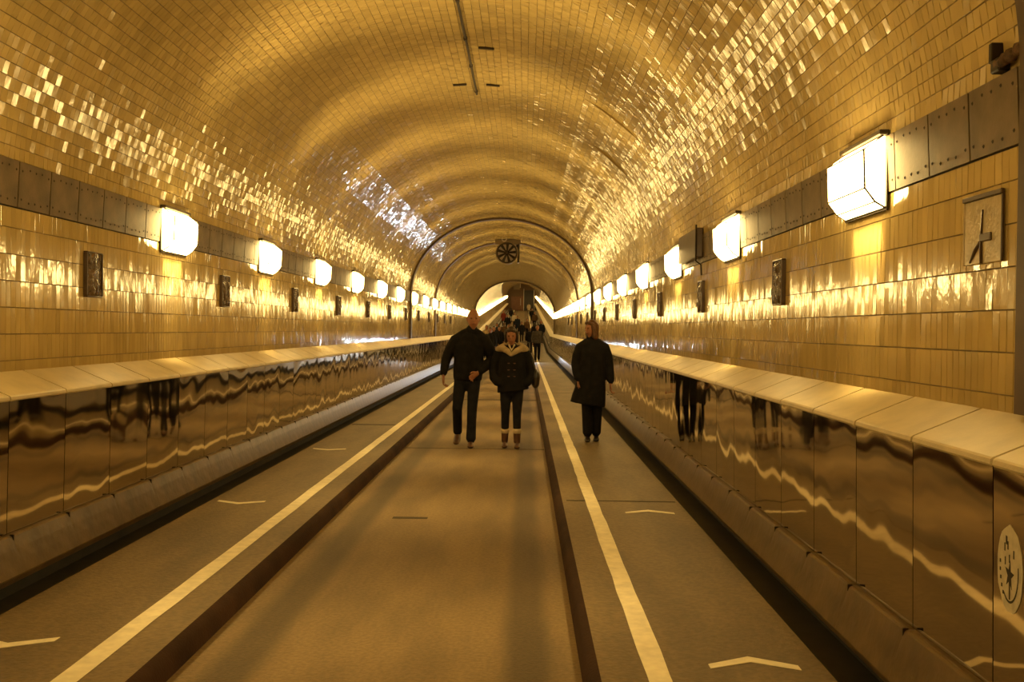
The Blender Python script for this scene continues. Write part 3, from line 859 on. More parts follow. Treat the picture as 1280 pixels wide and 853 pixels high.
# raised seam strips on the right flank of the vault
def seam(y, t0, t1, label):
    pts = [ell(t) for t in np.linspace(t0, t1, 14)]
    mb = MB(); n = len(pts)
    cx, cz = 0, SPRING
    inn = []
    for k, (x, z) in enumerate(pts):
        nx, nz = -x / HALF ** 2, -(z - SPRING) / RISE ** 2; l = math.hypot(nx, nz)
        pr = .022 * math.sin(math.pi * k / (n - 1)) + .006
        inn.append((x + nx / l * pr, z + nz / l * pr))
    vs = [(x, yy, z) for P_, yy in ((pts, y), (inn, y + .004), (inn, y + .022), (pts, y + .05)) for x, z in P_]
    fs = [(r * n + i, r * n + i + 1, (r + 1) * n + i + 1, (r + 1) * n + i) for r in range(3) for i in range(n - 1)]
    fs += [(0, n, 2 * n, 3 * n), (n - 1, 2 * n - 1, 3 * n - 1, 4 * n - 1)]
    o = mb.add(vs, fs).build('seam_strip', M['seam'], None, True)
    tag(o, label, 'strip', 'raised seam strips on the vault')
M['seam'] = mat('seam_strip_glaze', (.34, .24, .09), .25)
seam(11.95, math.radians(37), math.radians(58), 'raised seam strip across the right flank of the vault, nearer one')
seam(14.1, math.radians(34.5), math.radians(51), 'raised seam strip across the right flank of the vault, farther one')

# ------------------------------------------------------------------ fan hanging from the vault
FY, FZ = 34.2, CAM_Z + 95 * 34.2 / FPX + .0
t = empty('ceiling_fan', (0.02, FY, FZ))
R = .36
mb = MB(); n = 32
def ringmesh(r0, r1, y0, y1):
    vs = []
    for r, y in ((r0, y0), (r1, y0), (r1, y1), (r0, y1)):
        vs += [(r * math.cos(2 * math.pi * k / n), y, r * math.sin(2 * math.pi * k / n)) for k in range(n)]
    return vs, [(q * n + k, q * n + (k + 1) % n, ((q + 1) % 4) * n + (k + 1) % n, ((q + 1) % 4) * n + k) for q in range(4) for k in range(n)]
MB().add(*ringmesh(R - .045, R, -.06, .55)).build('casing', M['dark_metal'], t, False)
MB().add(*ringmesh(R, R + .03, -.06, .0)).build('rim', M['fan_ring'], t)
nb = 9
for k in range(nb):
    a = 2 * math.pi * k / nb + .1
    ca, sa = math.cos(a), math.sin(a); pa, pb = -sa, ca
    vs = []
    for r, hw in ((.05, .022), (R - .05, .05)):
        for yy, q in ((-.05, -1), (-.02, 1)):
            vs.append((r * ca + q * hw * pa, yy, r * sa + q * hw * pb))
            vs.append((r * ca + q * hw * pa, yy + .012, r * sa + q * hw * pb))
    MB().add(vs, [(0, 2, 6, 4), (1, 5, 7, 3), (0, 4, 5, 1), (2, 3, 7, 6), (0, 1, 3, 2), (4, 6, 7, 5)]).build('blade', M['dark_metal'], t)
MB().tube([(0, -.1, 0), (0, -.08, 0), (0, .1, 0)], [.045, .065, .065], 16).build('hub', M['dark_metal'], t)
MB().tube([(0, .03, 0), (0, .04, 0)], R - .046, 24).build('grille', M['fan_pale'], t)
topz = SPRING + RISE - FZ
MB().bevbox(-.42, .48, .0, .3, topz - .20, topz - .03, .01).build('bracket', M['fan_ring'], t)
for x in (-.28, .34):
    MB().tube([(x, .1, .2), (x, .1, topz - .1)], .02, 8).build('hanger', M['dark_metal'], t)
MB().bevbox(.36, .43, .0, .3, -.33, topz - .15, .01).build('side_arm', M['dark_metal'], t)
vs, fs = ringmesh(.055, .095, .0, .05)
MB().add([(x - .1, y - .02, z + R + .115) for x, y, z in vs], fs).build('ring_eye', M['fan_pale'], t)
tag(t, 'round dark bladed fan hanging under the crown of the vault', 'fan')

# ------------------------------------------------------------------ far end of the tunnel
GE = grade(YE)
mb = MB(); mb.add([(x, YE, z + GE) for x, z in [(-2.6, -.05), (2.6, -.05), (2.6, Z_BAND1)] + vault[1:-1] + [(-2.6, Z_BAND1)]], [tuple(range(3 + len(vault) - 2 + 1))])
o = mb.build('wall_end', M['endwall']); o['kind'] = 'structure'; o['label'] = 'brown wall closing the far end of the tunnel'
t = empty('lift_door', (-.75, YE - .05, GE)); t['kind'] = 'structure'; t.name = 'door_1'; t['label'] = 'red-brown lift door at the far end'
MB().bevbox(-1.1, 1.1, -.05, .05, 0, 2.5, .02).build('leaf', M['door'], t)
MB().bevbox(.55, .62, -.1, -.04, .9, 2.2, .01).build('handle', M['pale_steel'], t)
t = empty('door_2', (1.2, YE - .05, GE)); t['kind'] = 'structure'; t['label'] = 'dark open gate at the far end'
MB().bevbox(-.75, 1.0, -.06, .05, 0, 3.6, .02).build('opening', M['gate'], t)
for x in (-.8, 1.0):
    MB().bevbox(x - .05, x + .05, -.14, .0, 0, 3.9, .01).build('post', M['pale_steel'], t)
o = MB().bevbox(-.9, .2, -.1, .1, 0, .9, .03).build('hanging_sign', M['fan_ring']); o.location = (-.5, YE - 3, GE + 3.6)
MB().tube([(-.05, 0, .9), (-.05, 0, 1.15)], .04).build('rod', M['pale_steel'], o)
MB().tube([(.25, 0, .3), (.25, 0, 1.1)], .09).build('pale_post', M['pale_steel'], o)
tag(o, 'small brown sign box hanging above the far lift door', 'sign')

# ------------------------------------------------------------------ people
def cloth(name, c, rough=.85):
    return mat(name, c, rough, var=.25, vscale=14, bump=.004, bscale=22, spec=.15)
M['skin'] = mat('skin', (.32, .14, .07), .5, var=.1)
M['black_wool'] = cloth('black_wool', (.012, .011, .011))
M['navy_denim'] = cloth('dark_denim', (.016, .016, .02))
M['brown_leather'] = mat('brown_leather', (.10, .045, .02), .45, var=.3, vscale=20)
M['black_leather'] = mat('black_leather', (.018, .014, .012), .4)
M['beige_fur'] = cloth('beige_fur', (.42, .33, .20))
M['cream_knit'] = cloth('cream_knit', (.55, .46, .30))
M['brown_hair'] = mat('brown_hair', (.10, .045, .018), .5, var=.4, vscale=40, bump=.01, bscale=50)
M['dark_hair'] = mat('dark_hair', (.03, .016, .009), .5, var=.4, vscale=40, bump=.01, bscale=50)
M['eye'] = mat('dark_eye', (.015, .01, .008), .2)
M['lip'] = mat('lip', (.25, .08, .05), .5)


def hand(mb, wrist, d, side, thumb, size=1.0):
    """palm and five fingers; d = pointing direction, side = across the palm toward the little finger"""
    wrist, d, side = Vector(wrist), Vector(d).normalized(), Vector(side).normalized()
    side = (side - d * side.dot(d)).normalized(); nrm = d.cross(side).normalized()
    k = size
    mb.chain([(wrist - d * .02 * k, .026 * k, .021 * k), (wrist + d * .03 * k, .036 * k, .018 * k), (wrist + d * .085 * k, .040 * k, .016 * k)], 10, side)
    for q, (o, L) in enumerate(((-.030, .066), (-.010, .078), (.011, .072), (.031, .056))):
        b0 = wrist + d * .085 * k + side * o * k
        curl = nrm * (.012 + .004 * q) * k
        b1 = b0 + d * L * .5 * k + curl * .6; b2 = b1 + d * L * .38 * k + curl * 2.2
        mb.chain([(b0 - d * .02 * k, .010 * k, .010 * k), (b0, .0098 * k, .0098 * k), (b1, .009 * k, .009 * k), (b2, .0078 * k, .0078 * k)], 8, side)
    t0 = wrist + d * .03 * k - side * .030 * k
    t1 = t0 + d * .04 * k - side * .028 * k + nrm * .01 * k
    t2 = t1 + d * .032 * k - side * .004 * k + nrm * .012 * k
    mb.chain([(t0, .014 * k, .013 * k), (t1, .011 * k, .011 * k), (t2, .0085 * k, .0085 * k)], 8, side)


def head(mb, c, yaw, k=1.0, tilt=0.0):
    """head of height .235*k centred at c, facing -y turned by yaw; returns a function local -> world"""
    Rm = Matrix.Rotation(yaw, 3, 'Z') @ Matrix.Rotation(tilt, 3, 'X'); c = Vector(c)
    f = lambda x, y, z: c + Rm @ Vector((x * k, y * k, z * k))
    sd = Rm @ Vector((1, 0, 0))
    mb.chain([(f(0, -.035, -.105), .030 * k, .028 * k), (f(0, -.025, -.075), .052 * k, .062 * k), (f(0, -.012, -.035), .066 * k, .082 * k), (f(0, 0, .01), .074 * k, .092 * k),
              (f(0, .006, .035), .074 * k, .093 * k), (f(0, .008, .058), .069 * k, .086 * k)], 16, sd)
    mb.chain([(f(0, -.088, .012), .009 * k, .008 * k), (f(0, -.103, -.018), .012 * k, .011 * k), (f(0, -.104, -.03), .015 * k, .011 * k)], 8, sd)      # nose
    mb.chain([(f(-.04, -.083, .024), .009 * k, .008 * k), (f(.04, -.083, .024), .009 * k, .008 * k)], 8, (0, 0, 1))                              # brow
    mb.chain([(f(-.020, -.089, -.058), .006 * k, .007 * k), (f(.020, -.089, -.058), .006 * k, .007 * k)], 8, (0, 0, 1))                          # lips
    for e in (-1, 1):
        mb.chain([(f(e * .075, .008, -.028), .006 * k, .012 * k), (f(e * .080, .012, .0), .007 * k, .018 * k), (f(e * .078, .012, .018), .006 * k, .014 * k)], 8, sd)
    return f


def eyes(f, parent, k=1.0):
    for e in (-1, 1):
        c = f(e * .030, -.082, .004)
        MB().chain([(c + Vector((-.005, 0, 0)), .006 * k, .005 * k), (c + Vector((.005, 0, 0)), .006 * k, .005 * k)], 8, (0, 0, 1)).build('eye', M['eye'], parent, True)
    a, b = f(-.022, -.096, -.058), f(.022, -.096, -.058)
    MB().chain([(a, .004 * k, .003 * k), ((a + b) / 2, .0055 * k, .003 * k), (b, .004 * k, .003 * k)], 8, (0, 0, 1)).build('mouth', M['lip'], parent, True)


def limb(mb, pts, rs, n=12, side=(1, 0, 0)):
    mb.chain([(p, r if not isinstance(r, tuple) else r[0], r if not isinstance(r, tuple) else r[1]) for p, r in zip(pts, rs)], n, side)


def shoe(mb, heel, toe, w=.045, h=.05, up=.06):
    heel, toe = Vector(heel), Vector(toe)
    d = (toe - heel); u = Vector((0, 0, 1))
    mb.chain([(heel + u * h * .75, w * .85, h * .75), (heel + d * .35 + u * h * .72, w * .9, h * .72), (heel + d * .7 + u * h * .55, w * 1.05, h * .55), (heel + d * 1.0 + u * h * .42, w * .9, h * .40)], 12, d.cross(u))
    mb.chain([(heel + u * h + d * .1, w * .85, w * .85), (heel + u * (h + up) + d * .08, w * .8, w * .8)], 10)


# ---- the man in the black jacket
def man():
    P = empty('person', (-.0, 0, 0))
    V_ = .009
    # joints, metres, facing -y; x to the right in the picture
    hipL, hipR = (-.105, .0, .98), (.085, .0, .98)
    kneeL, kneeR = (-.15, -.02, .53), (.06, -.07, .53)
    ankL, ankR = (-.155, .20, .17), (.05, -.10, .10)
    shL, shR = (-.185, .02, 1.47), (.215, .02, 1.48)
    elL, elR = (-.315, .03, 1.21), (.315, .05, 1.22)
    wrL, wrR = (-.345, -.06, .985), (.14, -.17, 1.03)
    b = MB()
    limb(b, [(0, 0, .93), (0, .01, 1.15), (.01, .01, 1.38), (.015, .015, 1.50)], [(.15, .10), (.14, .10), (.17, .11), (.14, .09)])
    limb(b, [(.03, .01, 1.50), (.055, -.005, 1.66)], [.062, .055])
    for a, k, e in ((hipL, kneeL, ankL), (hipR, kneeR, ankR)):
        limb(b, [a, k, e], [.075, .05, .036])
    for a, k, e in ((shL, elL, wrL), (shR, elR, wrR)):
        limb(b, [a, k, e], [.05, .04, .027])
    f = head(b, (.06, -.025, 1.772), .12, 1.13)
    hand(b, wrL, (.02, -.12, -1), (.1, 1, 0), 0, 1.08)
    hand(b, wrR, (-.75, -.35, -.5), (.2, .3, -1), 0, 1.08)
    body = fuse('body', b, .007, M['skin'], P, 2)
    eyes(f, P, 1.13)
    j = MB()
    limb(j, [(-.19, .02, 1.47), (-.07, .012, 1.56), (.02, .01, 1.60)], [.075, .07, .07], 12, (0, 1, 0))
    limb(j, [(.22, .02, 1.48), (.12, .012, 1.565), (.05, .01, 1.60)], [.075, .07, .07], 12, (0, 1, 0))
    limb(j, [(-.01, 0, .916), (-.01, 0, .92), (-.01, 0, .98), (-.005, 0, 1.06), (0, .005, 1.22), (.01, .01, 1.40), (.015, .012, 1.52), (.03, .012, 1.58)], [(.02, .02), (.195, .145), (.205, .15), (.21, .15), (.205, .15), (.21, .15), (.16, .12), (.10, .095)], 18)
    limb(j, [(-.09, .015, 1.515), shL, ((shL[0] + elL[0]) / 2, .02, 1.37), elL, ((elL[0] + wrL[0]) / 2 - .004, -.02, 1.09), (wrL[0] + .002, wrL[1] + .012, wrL[2] + .03)], [.085, .088, .078, .072, .060, .050], 14)
    limb(j, [(.12, .015, 1.525), shR, ((shR[0] + elR[0]) / 2 + .01, .03, 1.37), elR, ((elR[0] + wrR[0]) / 2 + .015, -.07, 1.115), (wrR[0] + .03, wrR[1] + .02, wrR[2] + .02)], [.085, .09, .082, .076, .066, .052], 14)
    fuse('jacket', j, .011, M['black_wool'], P, 4)
    c = MB(); limb(c, [(.035, .005, 1.575), (.045, -.002, 1.635)], [(.095, .09), (.085, .082)], 16)
    fuse('collar', c, .009, M['black_wool'], P, 2)
    z = MB().tube([(.015, -.155, .98), (.02, -.163, 1.2), (.03, -.158, 1.42), (.04, -.10, 1.59)], .006, 6); z.build('zip', M['black_wool'], P)
    q = MB()
    limb(q, [(-.01, 0, .88), (-.01, 0, .98)], [(.165, .12), (.17, .125)], 16)
    for a, k, e, fl in ((hipL, kneeL, ankL, .072), (hipR, kneeR, ankR, .078)):
        m1 = tuple((u + v) / 2 for u, v in zip(a, k)); m2 = tuple((u + v) / 2 for u, v in zip(k, e))
        limb(q, [a, m1, k, m2, (e[0], e[1], e[2] + .01)], [(.092, .105), (.084, .092), (.070, .076), (.066, .070), (fl * .9, fl)], 14)
    fuse('trousers', q, .011, M['navy_denim'], P, 4)
    s = MB(); shoe(s, (.045, -.05, .0), (.055, -.30, .0), .047, .06)
    fuse('shoe', s, .009, M['brown_leather'], P, 2)
    s = MB()   # lifted foot: toe on the ground, heel raised
    limb(s, [(-.155, .235, .155), (-.155, .17, .115), (-.16, .10, .065), (-.165, .02, .035)], [(.046, .05), (.048, .045), (.052, .036), (.042, .026)], 12)
    limb(s, [ankL, (-.155, .21, .13)], [.042, .045])
    fuse('shoe', s, .009, M['brown_leather'], P, 2)
    return P

# ---- the woman in the coat with a pale hood
def woman_hood():
    P = empty('person')
    hipL, hipR = (-.085, 0, .86), (.085, 0, .86)
    kneeL, kneeR = (-.085, -.01, .47), (.075, -.03, .47)
    ankL, ankR = (-.09, .04, .10), (.08, -.04, .10)
    shL, shR = (-.165, .02, 1.335), (.17, .02, 1.335)
    elL, elR = (-.255, .05, 1.07), (.265, .05, 1.07)
    wrL, wrR = (-.15, -.04, .91), (.15, -.04, .91)
    b = MB()
    limb(b, [(0, 0, .84), (0, .0, 1.02), (0, .0, 1.22), (0, .01, 1.33)], [(.14, .10), (.11, .085), (.13, .10), (.11, .075)])
    limb(b, [(0, .01, 1.33), (-.01, -.005, 1.46)], [.05, .046])
    for a, k, e in ((hipL, kneeL, ankL), (hipR, kneeR, ankR)): limb(b, [a, k, e], [.072, .045, .033])
    for a, k, e in ((shL, elL, wrL), (shR, elR, wrR)): limb(b, [a, k, e], [.043, .035, .024])
    f = head(b, (-.012, -.03, 1.545), -.1, .97, .12)
    hand(b, (-.15, -.04, .91), (.6, .15, -.7), (0, 1, 0), 0, .85); hand(b, (.15, -.04, .91), (-.6, .15, -.7), (0, 1, 0), 0, .85)
    fuse('body', b, .007, M['skin'], P, 2); eyes(f, P, .97)
    j = MB()
    limb(j, [(.02, 0, .782), (.02, 0, .786), (.012, 0, .84), (.005, 0, .90), (0, 0, 1.03), (0, 0, 1.20), (0, .008, 1.33), (0, .01, 1.385)], [(.02, .02), (.222, .175), (.215, .17), (.205, .165), (.185, .145), (.185, .145), (.155, .115), (.085, .08)], 18)
    limb(j, [(-.09, .012, 1.35), shL, (-.222, .035, 1.20), elL, (-.245, -.02, .965), (-.19, -.085, .90)], [.075, .078, .074, .072, .068, .060], 14)
    limb(j, [(.09, .012, 1.35), shR, (.228, .035, 1.20), elR, (.255, -.02, .965), (.205, -.085, .90)], [.075, .078, .074, .072, .068, .060], 14)
    coat = fuse('coat', j, .011, M['black_wool'], P, 4)
    for zz in (1.17, 1.08, .99):
        for xx in (-.045, .035):
            MB().chain([((xx - .010, -.150, zz), .007, .007), ((xx + .010, -.150, zz), .007, .007)], 8, (0, 0, 1)).build('toggle', M['brown_leather'], P, True)
    h = MB()    # fur-edged hood lying over the shoulders and rising behind the head
    limb(h, [(-.20, -.01, 1.36), (-.13, -.07, 1.375), (-.055, -.115, 1.33), (-.02, -.125, 1.28)], [.045, .05, .04, .022], 12, (0, 0, 1))
    limb(h, [(.195, -.01, 1.36), (.125, -.07, 1.375), (.045, -.115, 1.33), (-.01, -.125, 1.28)], [.045, .05, .04, .022], 12, (0, 0, 1))
    limb(h, [(-.17, .05, 1.37), (-.09, .10, 1.40), (0, .12, 1.41), (.09, .10, 1.40), (.17, .05, 1.37)], [.05, .06, .065, .06, .05], 12, (0, 0, 1))
    fuse('hood', h, .012, M['beige_fur'], P, 3)
    sc = MB(); limb(sc, [(-.045, -.075, 1.42), (-.01, -.118, 1.345), (.03, -.08, 1.42)], [.017, .02, .017], 8); fuse('scarf', sc, .008, M['cream_knit'], P, 2)
    hr = MB()
    limb(hr, [f(0, .03, -.06), f(0, .03, .0), f(0, .02, .04), f(0, .012, .068)], [(.070, .062), (.084, .078), (.086, .088), (.074, .08)], 16)
    limb(hr, [f(-.072, -.02, .07), f(-.083, -.015, .0), f(-.078, 0, -.09)], [.022, .022, .018], 8)
    limb(hr, [f(.072, -.02, .07), f(.083, -.015, .0), f(.078, 0, -.09)], [.022, .022, .018], 8)
    limb(hr, [f(-.05, -.06, .078), f(0, -.07, .088), f(.05, -.06, .078)], [.02, .022, .02], 8, (0, 0, 1))
    fuse('hair', hr, .01, M['dark_hair'], P, 2)
    q = MB(); limb(q, [(0, 0, .80), (0, 0, .88)], [(.15, .115), (.15, .115)], 16)
    for a, k, e in ((hipL, kneeL, ankL), (hipR, kneeR, ankR)):
        m1 = tuple((u + v) / 2 for u, v in zip(a, k)); m2 = tuple((u * .45 + v * .55) for u, v in zip(k, e))
        limb(q, [a, m1, k, m2], [(.085, .10), (.076, .085), (.060, .066), (.054, .058)], 14)
    fuse('trousers', q, .010, M['navy_denim'], P, 3)
    for k, e in ((kneeL, ankL), (kneeR, ankR)):
        t_ = tuple(u * .38 + v * .62 for u, v in zip(k, e)); t2 = tuple(u * .20 + v * .80 for u, v in zip(k, e))
        c = MB(); limb(c, [(t2[0], t2[1], .215), (t_[0], t_[1], .25)], [.060, .062], 14); fuse('boot_cuff', c, .008, M['cream_knit'], P, 1)
        s = MB(); shoe(s, (e[0], e[1] + .05, 0), (e[0], e[1] - .16, 0), .042, .055); limb(s, [(e[0], e[1], .08), (t2[0], t2[1], .20)], [.046, .052], 12)
        fuse('boot', s, .008, M['brown_leather'], P, 2)
    return P

# ---- the woman in the long coat, looking sideways
def woman_long():
    P = empty('person')
    b = MB()
    hipL, hipR = (-.075, 0, .84), (.075, 0, .84); ankL, ankR = (-.055, -.05, .09), (.07, .04, .09)
    kneeL, kneeR = (-.07, -.05, .46), (.075, 0, .46)
    shL, shR = (-.165, .02, 1.285), (.17, .02, 1.285); elL, elR = (-.225, .04, 1.05), (.235, .03, 1.04); wrL, wrR = (-.195, -.07, .83), (.255, -.05, .80)
    limb(b, [(0, 0, .84), (0, 0, 1.02), (0, 0, 1.22), (0, .01, 1.33)], [(.14, .10), (.12, .09), (.13, .10), (.11, .075)])
    limb(b, [(0, .01, 1.33), (-.01, -.005, 1.45)], [.05, .046])
    for a, k, e in ((hipL, kneeL, ankL), (hipR, kneeR, ankR)): limb(b, [a, k, e], [.072, .045, .033])
    for a, k, e in ((shL, elL, wrL), (shR, elR, wrR)): limb(b, [a, k, e], [.043, .035, .025])
    f = head(b, (-.015, -.02, 1.545), -1.05, .96)
    hand(b, wrL, (.02, -.05, -1), (.0, 1, 0), 0, .92); hand(b, wrR, (-.05, -.1, -1), (.1, 1, 0), 0, .95)
    fuse('body', b, .007, M['skin'], P, 2); eyes(f, P, .96)
    j = MB()
    limb(j, [(-.055, 0, .498), (-.055, 0, .502), (-.04, 0, .60), (-.02, 0, .72), (0, 0, .92), (0, 0, 1.08), (0, 0, 1.22), (0, .01, 1.33), (-.005, .01, 1.40)], [(.02, .02), (.245, .19), (.235, .18), (.215, .165), (.185, .15), (.175, .14), (.175, .14), (.135, .11), (.085, .08)], 18)
    limb(j, [(-.16, .02, 1.29), (-.07, .012, 1.36), (-.01, .01, 1.39)], [.07, .06, .055], 12, (0, 1, 0))
    limb(j, [(.165, .02, 1.29), (.07, .012, 1.36), (0, .01, 1.39)], [.07, .06, .055], 12, (0, 1, 0))
    limb(j, [(-.09, .012, 1.31), shL, (-.205, .03, 1.18), elL, (-.215, -.015, .94), (wrL[0], wrL[1], wrL[2] + .03)], [.075, .076, .07, .066, .06, .052], 14)
    limb(j, [(.09, .012, 1.31), shR, (.21, .025, 1.18), elR, (.248, -.01, .92), (wrR[0], wrR[1], wrR[2] + .035)], [.075, .076, .07, .066, .06, .052], 14)
    fuse('long_coat', j, .011, M['black_wool'], P, 4)
    c = MB(); limb(c, [(-.005, .01, 1.375), (-.008, .01, 1.43)], [(.085, .085), (.078, .078)], 14); fuse('collar', c, .009, M['black_wool'], P, 2)
    MB().tube([(-.02, -.162, .62), (-.015, -.152, 1.0), (-.01, -.142, 1.28)], .005, 6).build('button_edge', M['black_wool'], P)
    hr = MB()
    limb(hr, [f(0, .035, -.13), f(0, .03, -.05), f(0, .025, .02), f(0, .018, .05), f(0, .012, .07)], [(.085, .055), (.092, .07), (.092, .085), (.085, .09), (.072, .078)], 16, Matrix.Rotation(-1.05, 3, 'Z') @ Vector((1, 0, 0)))
    for e in (-1, 1):
        limb(hr, [f(e * .07, -.03, .07), f(e * .088, -.02, 0), f(e * .085, .0, -.12)], [.024, .026, .03], 8)
    limb(hr, [f(-.05, -.065, .08), f(0, -.075, .09), f(.05, -.065, .08)], [.022, .024, .022], 8, (0, 0, 1))
    fuse('hair', hr, .01, M['brown_hair'], P, 2)
    q = MB(); limb(q, [(0, 0, .78), (0, 0, .88)], [(.14, .11), (.15, .115)], 16)
    for a, k, e in ((hipL, kneeL, ankL), (hipR, kneeR, ankR)):
        m2 = tuple((u + v) / 2 for u, v in zip(k, e)); limb(q, [a, k, m2, (e[0], e[1], .11)], [(.08, .09), (.072, .078), (.07, .075), (.068, .075)], 14)
    fuse('trousers', q, .011, M['black_wool'], P, 3)
    for e in (ankL, ankR):
        s = MB(); shoe(s, (e[0], e[1] + .05, 0), (e[0] - .01, e[1] - .17, 0), .042, .05); fuse('shoe', s, .008, M['black_leather'], P, 2)
    return P

p = man(); p.location = (.67 - 70 / FPX * 13.85, 13.85, 0)
tag(p, 'bald person in a black jacket and jeans striding on the roadway', 'person')
p = woman_hood(); p.location = (.67 - 15.5 / FPX * 13.75, 13.75, 0)
tag(p, 'person in a dark toggle coat with pale hood and beige boot cuffs', 'person')
p = woman_long(); p.location = (.67 + 84.5 / FPX * 13.75, 13.75, FOOT)
tag(p, 'person in a long dark coat on the right footway looking aside', 'person')
# shoulder bag of the woman with the hood
t = empty('shoulder_bag', (.67 - 15.5 / FPX * 13.75 + .325, 13.80, .93))
fb = MB(); fb.chain([((0, 0, -.06), .055, .11), ((0, 0, .05), .065, .12), ((0, 0, .11), .05, .10)], 16); fuse('bag_body', fb, .012, M['black_leather'], t, 3)
MB().tube([(0, -.08, .14), (-.06, -.05, .32), (-.12, .0, .48), (-.06, .05, .32), (0, .08, .14)], .011, 6).build('strap', M['black_leather'], t)
tag(t, 'black shoulder bag hanging beside the hooded coat', 'bag')


# ---- walkers in the distance
def far_person(x, y, H, coat, legs, hair, label, stride=.14, rz=0.0, cv=.018, longc=False, z=None):
    k = H / 1.72
    P = empty('person', (x, y, grade(y) + (z if z is not None else (FOOT if abs(x) > 1.02 else 0))), rz)
    b = MB(); s = stride
    hL, hR, kL, kR, aL, aR = (-.085, 0, .88), (.085, 0, .88), (-.09, -.5 * s, .47), (.09, .4 * s, .47), (-.09, -s, .09), (.09, s, .12)
    limb(b, [(0, 0, .86), (0, 0, 1.05), (0, 0, 1.25), (0, .01, 1.38)], [(.13, .09), (.11, .08), (.14, .1), (.11, .07)])
    limb(b, [(0, .01, 1.38), (0, 0, 1.5)], [.05, .046])
    for a, c, e in ((hL, kL, aL), (hR, kR, aR)): limb(b, [a, c, e], [.07, .045, .033], 8)
    head(b, (0, -.015, 1.59), random.uniform(-.5, .5))
    wr = []
    for e in (-1, 1):
        S, E_, W_ = (e * .17, .02, 1.37), (e * .235, .04 + e * s * .3, 1.10), (e * .235, -.05 + e * s * .7, .87)
        limb(b, [S, E_, W_], [.043, .036, .026], 8); hand(b, W_, (0, -.1, -1), (0, 1, 0), 0); wr.append((S, E_, W_))
    body = fuse('body', b, .013, M['skin'], P, 1)
    j = MB(); bot = .62 if longc else .86
    limb(j, [(0, 0, bot - .004), (0, 0, bot), (0, 0, 1.05), (0, 0, 1.25), (0, .01, 1.38), (0, .01, 1.43)], [(.02, .02), (.20, .155), (.175, .135), (.18, .14), (.14, .105), (.085, .08)], 12)
    for S, E_, W_ in wr: limb(j, [S, E_, (W_[0], W_[1], W_[2] + .04)], [.075, .065, .05], 8)
    fuse('coat', j, cv, coat, P, 2)
    q = MB(); limb(q, [(0, 0, .82), (0, 0, .92)], [(.145, .11), (.145, .11)], 12)
    for a, c, e in ((hL, kL, aL), (hR, kR, aR)): limb(q, [a, c, e], [.088, .066, .058], 8)
    fuse('trousers', q, cv, legs, P, 2)
    for e in (aL, aR):
        sh = MB(); shoe(sh, (e[0], e[1] + .05, e[2] - .09), (e[0], e[1] - .17, e[2] - .09)); fuse('shoe', sh, cv, M['black_leather'], P, 1)
    h = MB(); limb(h, [(0, .04, 1.53), (0, .032, 1.60), (0, .008, 1.656)], [(.08, .06), (.087, .083), (.083, .094)], 12)
    fuse('hair', h, .014, hair, P, 1)
    P.scale = (k, k, k)
    tag(P, label, 'person', 'walkers in the distance')
    return P

CT = {n: cloth('far_coat_' + n, c) for n, c in (('black', (.012, .011, .012)), ('brown', (.09, .05, .025)), ('grey', (.07, .06, .05)), ('navy', (.015, .018, .03)), ('tan', (.34, .24, .12)), ('red', (.16, .03, .02)), ('pale', (.5, .42, .3)))}


def at_px(px, y):
    return CAM_X + (px - 656) / FPX * y
walkers = [
    # picture x, distance, height, coat, trousers, hair, label
    (608, 52, 1.72, 'tan', 'black', 'brown_hair', 'distant walker in a tan coat just right of the bald head'),
    (617, 49, 1.76, 'black', 'navy', 'dark_hair', 'distant walker in black between the bald person and the hooded one'),
    (624, 58, 1.78, 'black', 'black', 'dark_hair', 'distant dark walker close behind the gap, left of the pale hood'),
    (630, 72, 1.75, 'brown', 'black', 'brown_hair', 'distant walker in a brown coat left of the roadway centre'),
    (635.5, 66, 1.88, 'grey', 'black', 'dark_hair', 'distant walker whose dark head shows above the hooded head'),
    (634, 92, 1.76, 'black', 'black', 'dark_hair', 'small dark walker up the slope on the left side'),
    (629, 104, 1.7, 'red', 'black', 'dark_hair', 'small walker in dark red up the left slope'),
    (638.5, 120, 1.75, 'black', 'navy', 'dark_hair', 'tiny dark walker high on the slope, left of centre'),
    (643, 100, 1.72, 'pale', 'black', 'brown_hair', 'tiny walker in a pale top high on the slope'),
    (652, 78, 1.62, 'black', 'black', 'dark_hair', 'distant dark walker on the roadway right of the hooded head'),
    (658.5, 84, 1.66, 'brown', 'black', 'dark_hair', 'distant walker in brown near the middle of the slope'),
    (668, 70, 1.76, 'black', 'black', 'dark_hair', 'left one of two dark walkers on the far right footway'),
    (676, 73, 1.80, 'navy', 'black', 'brown_hair', 'right one of two dark walkers on the far right footway'),
    (664.5, 112, 1.78, 'black', 'black', 'dark_hair', 'small dark walker high up the right slope'),
    (668, 98, 1.75, 'brown', 'black', 'brown_hair', 'small walker in brown up the right slope'),
    (660.5, 150, 1.75, 'pale', 'black', 'dark_hair', 'tiny walker in a pale top near the far gate'),
    (612.5, 44, 1.70, 'black', 'black', 'dark_hair', 'distant dark walker directly beside the bald person, at the shoulder'),
    (621, 68, 1.74, 'navy', 'black', 'dark_hair', 'distant walker in navy on the far left footway'),
    (646.5, 90, 1.70, 'navy', 'black', 'dark_hair', 'small walker in navy on the roadway above the hooded head'),
    (662, 64, 1.74, 'black', 'black', 'brown_hair', 'distant dark walker on the right white line'),
]
for i, (px, y, H, c, l, h, lab) in enumerate(walkers):
    far_person(at_px(px, y), y, H, CT[c], CT[l], M[h], lab, stride=.10 + .05 * (i % 3), rz=random.uniform(-.3, .3) + (math.pi if i % 4 == 3 else 0), longc=(i % 3 == 0))

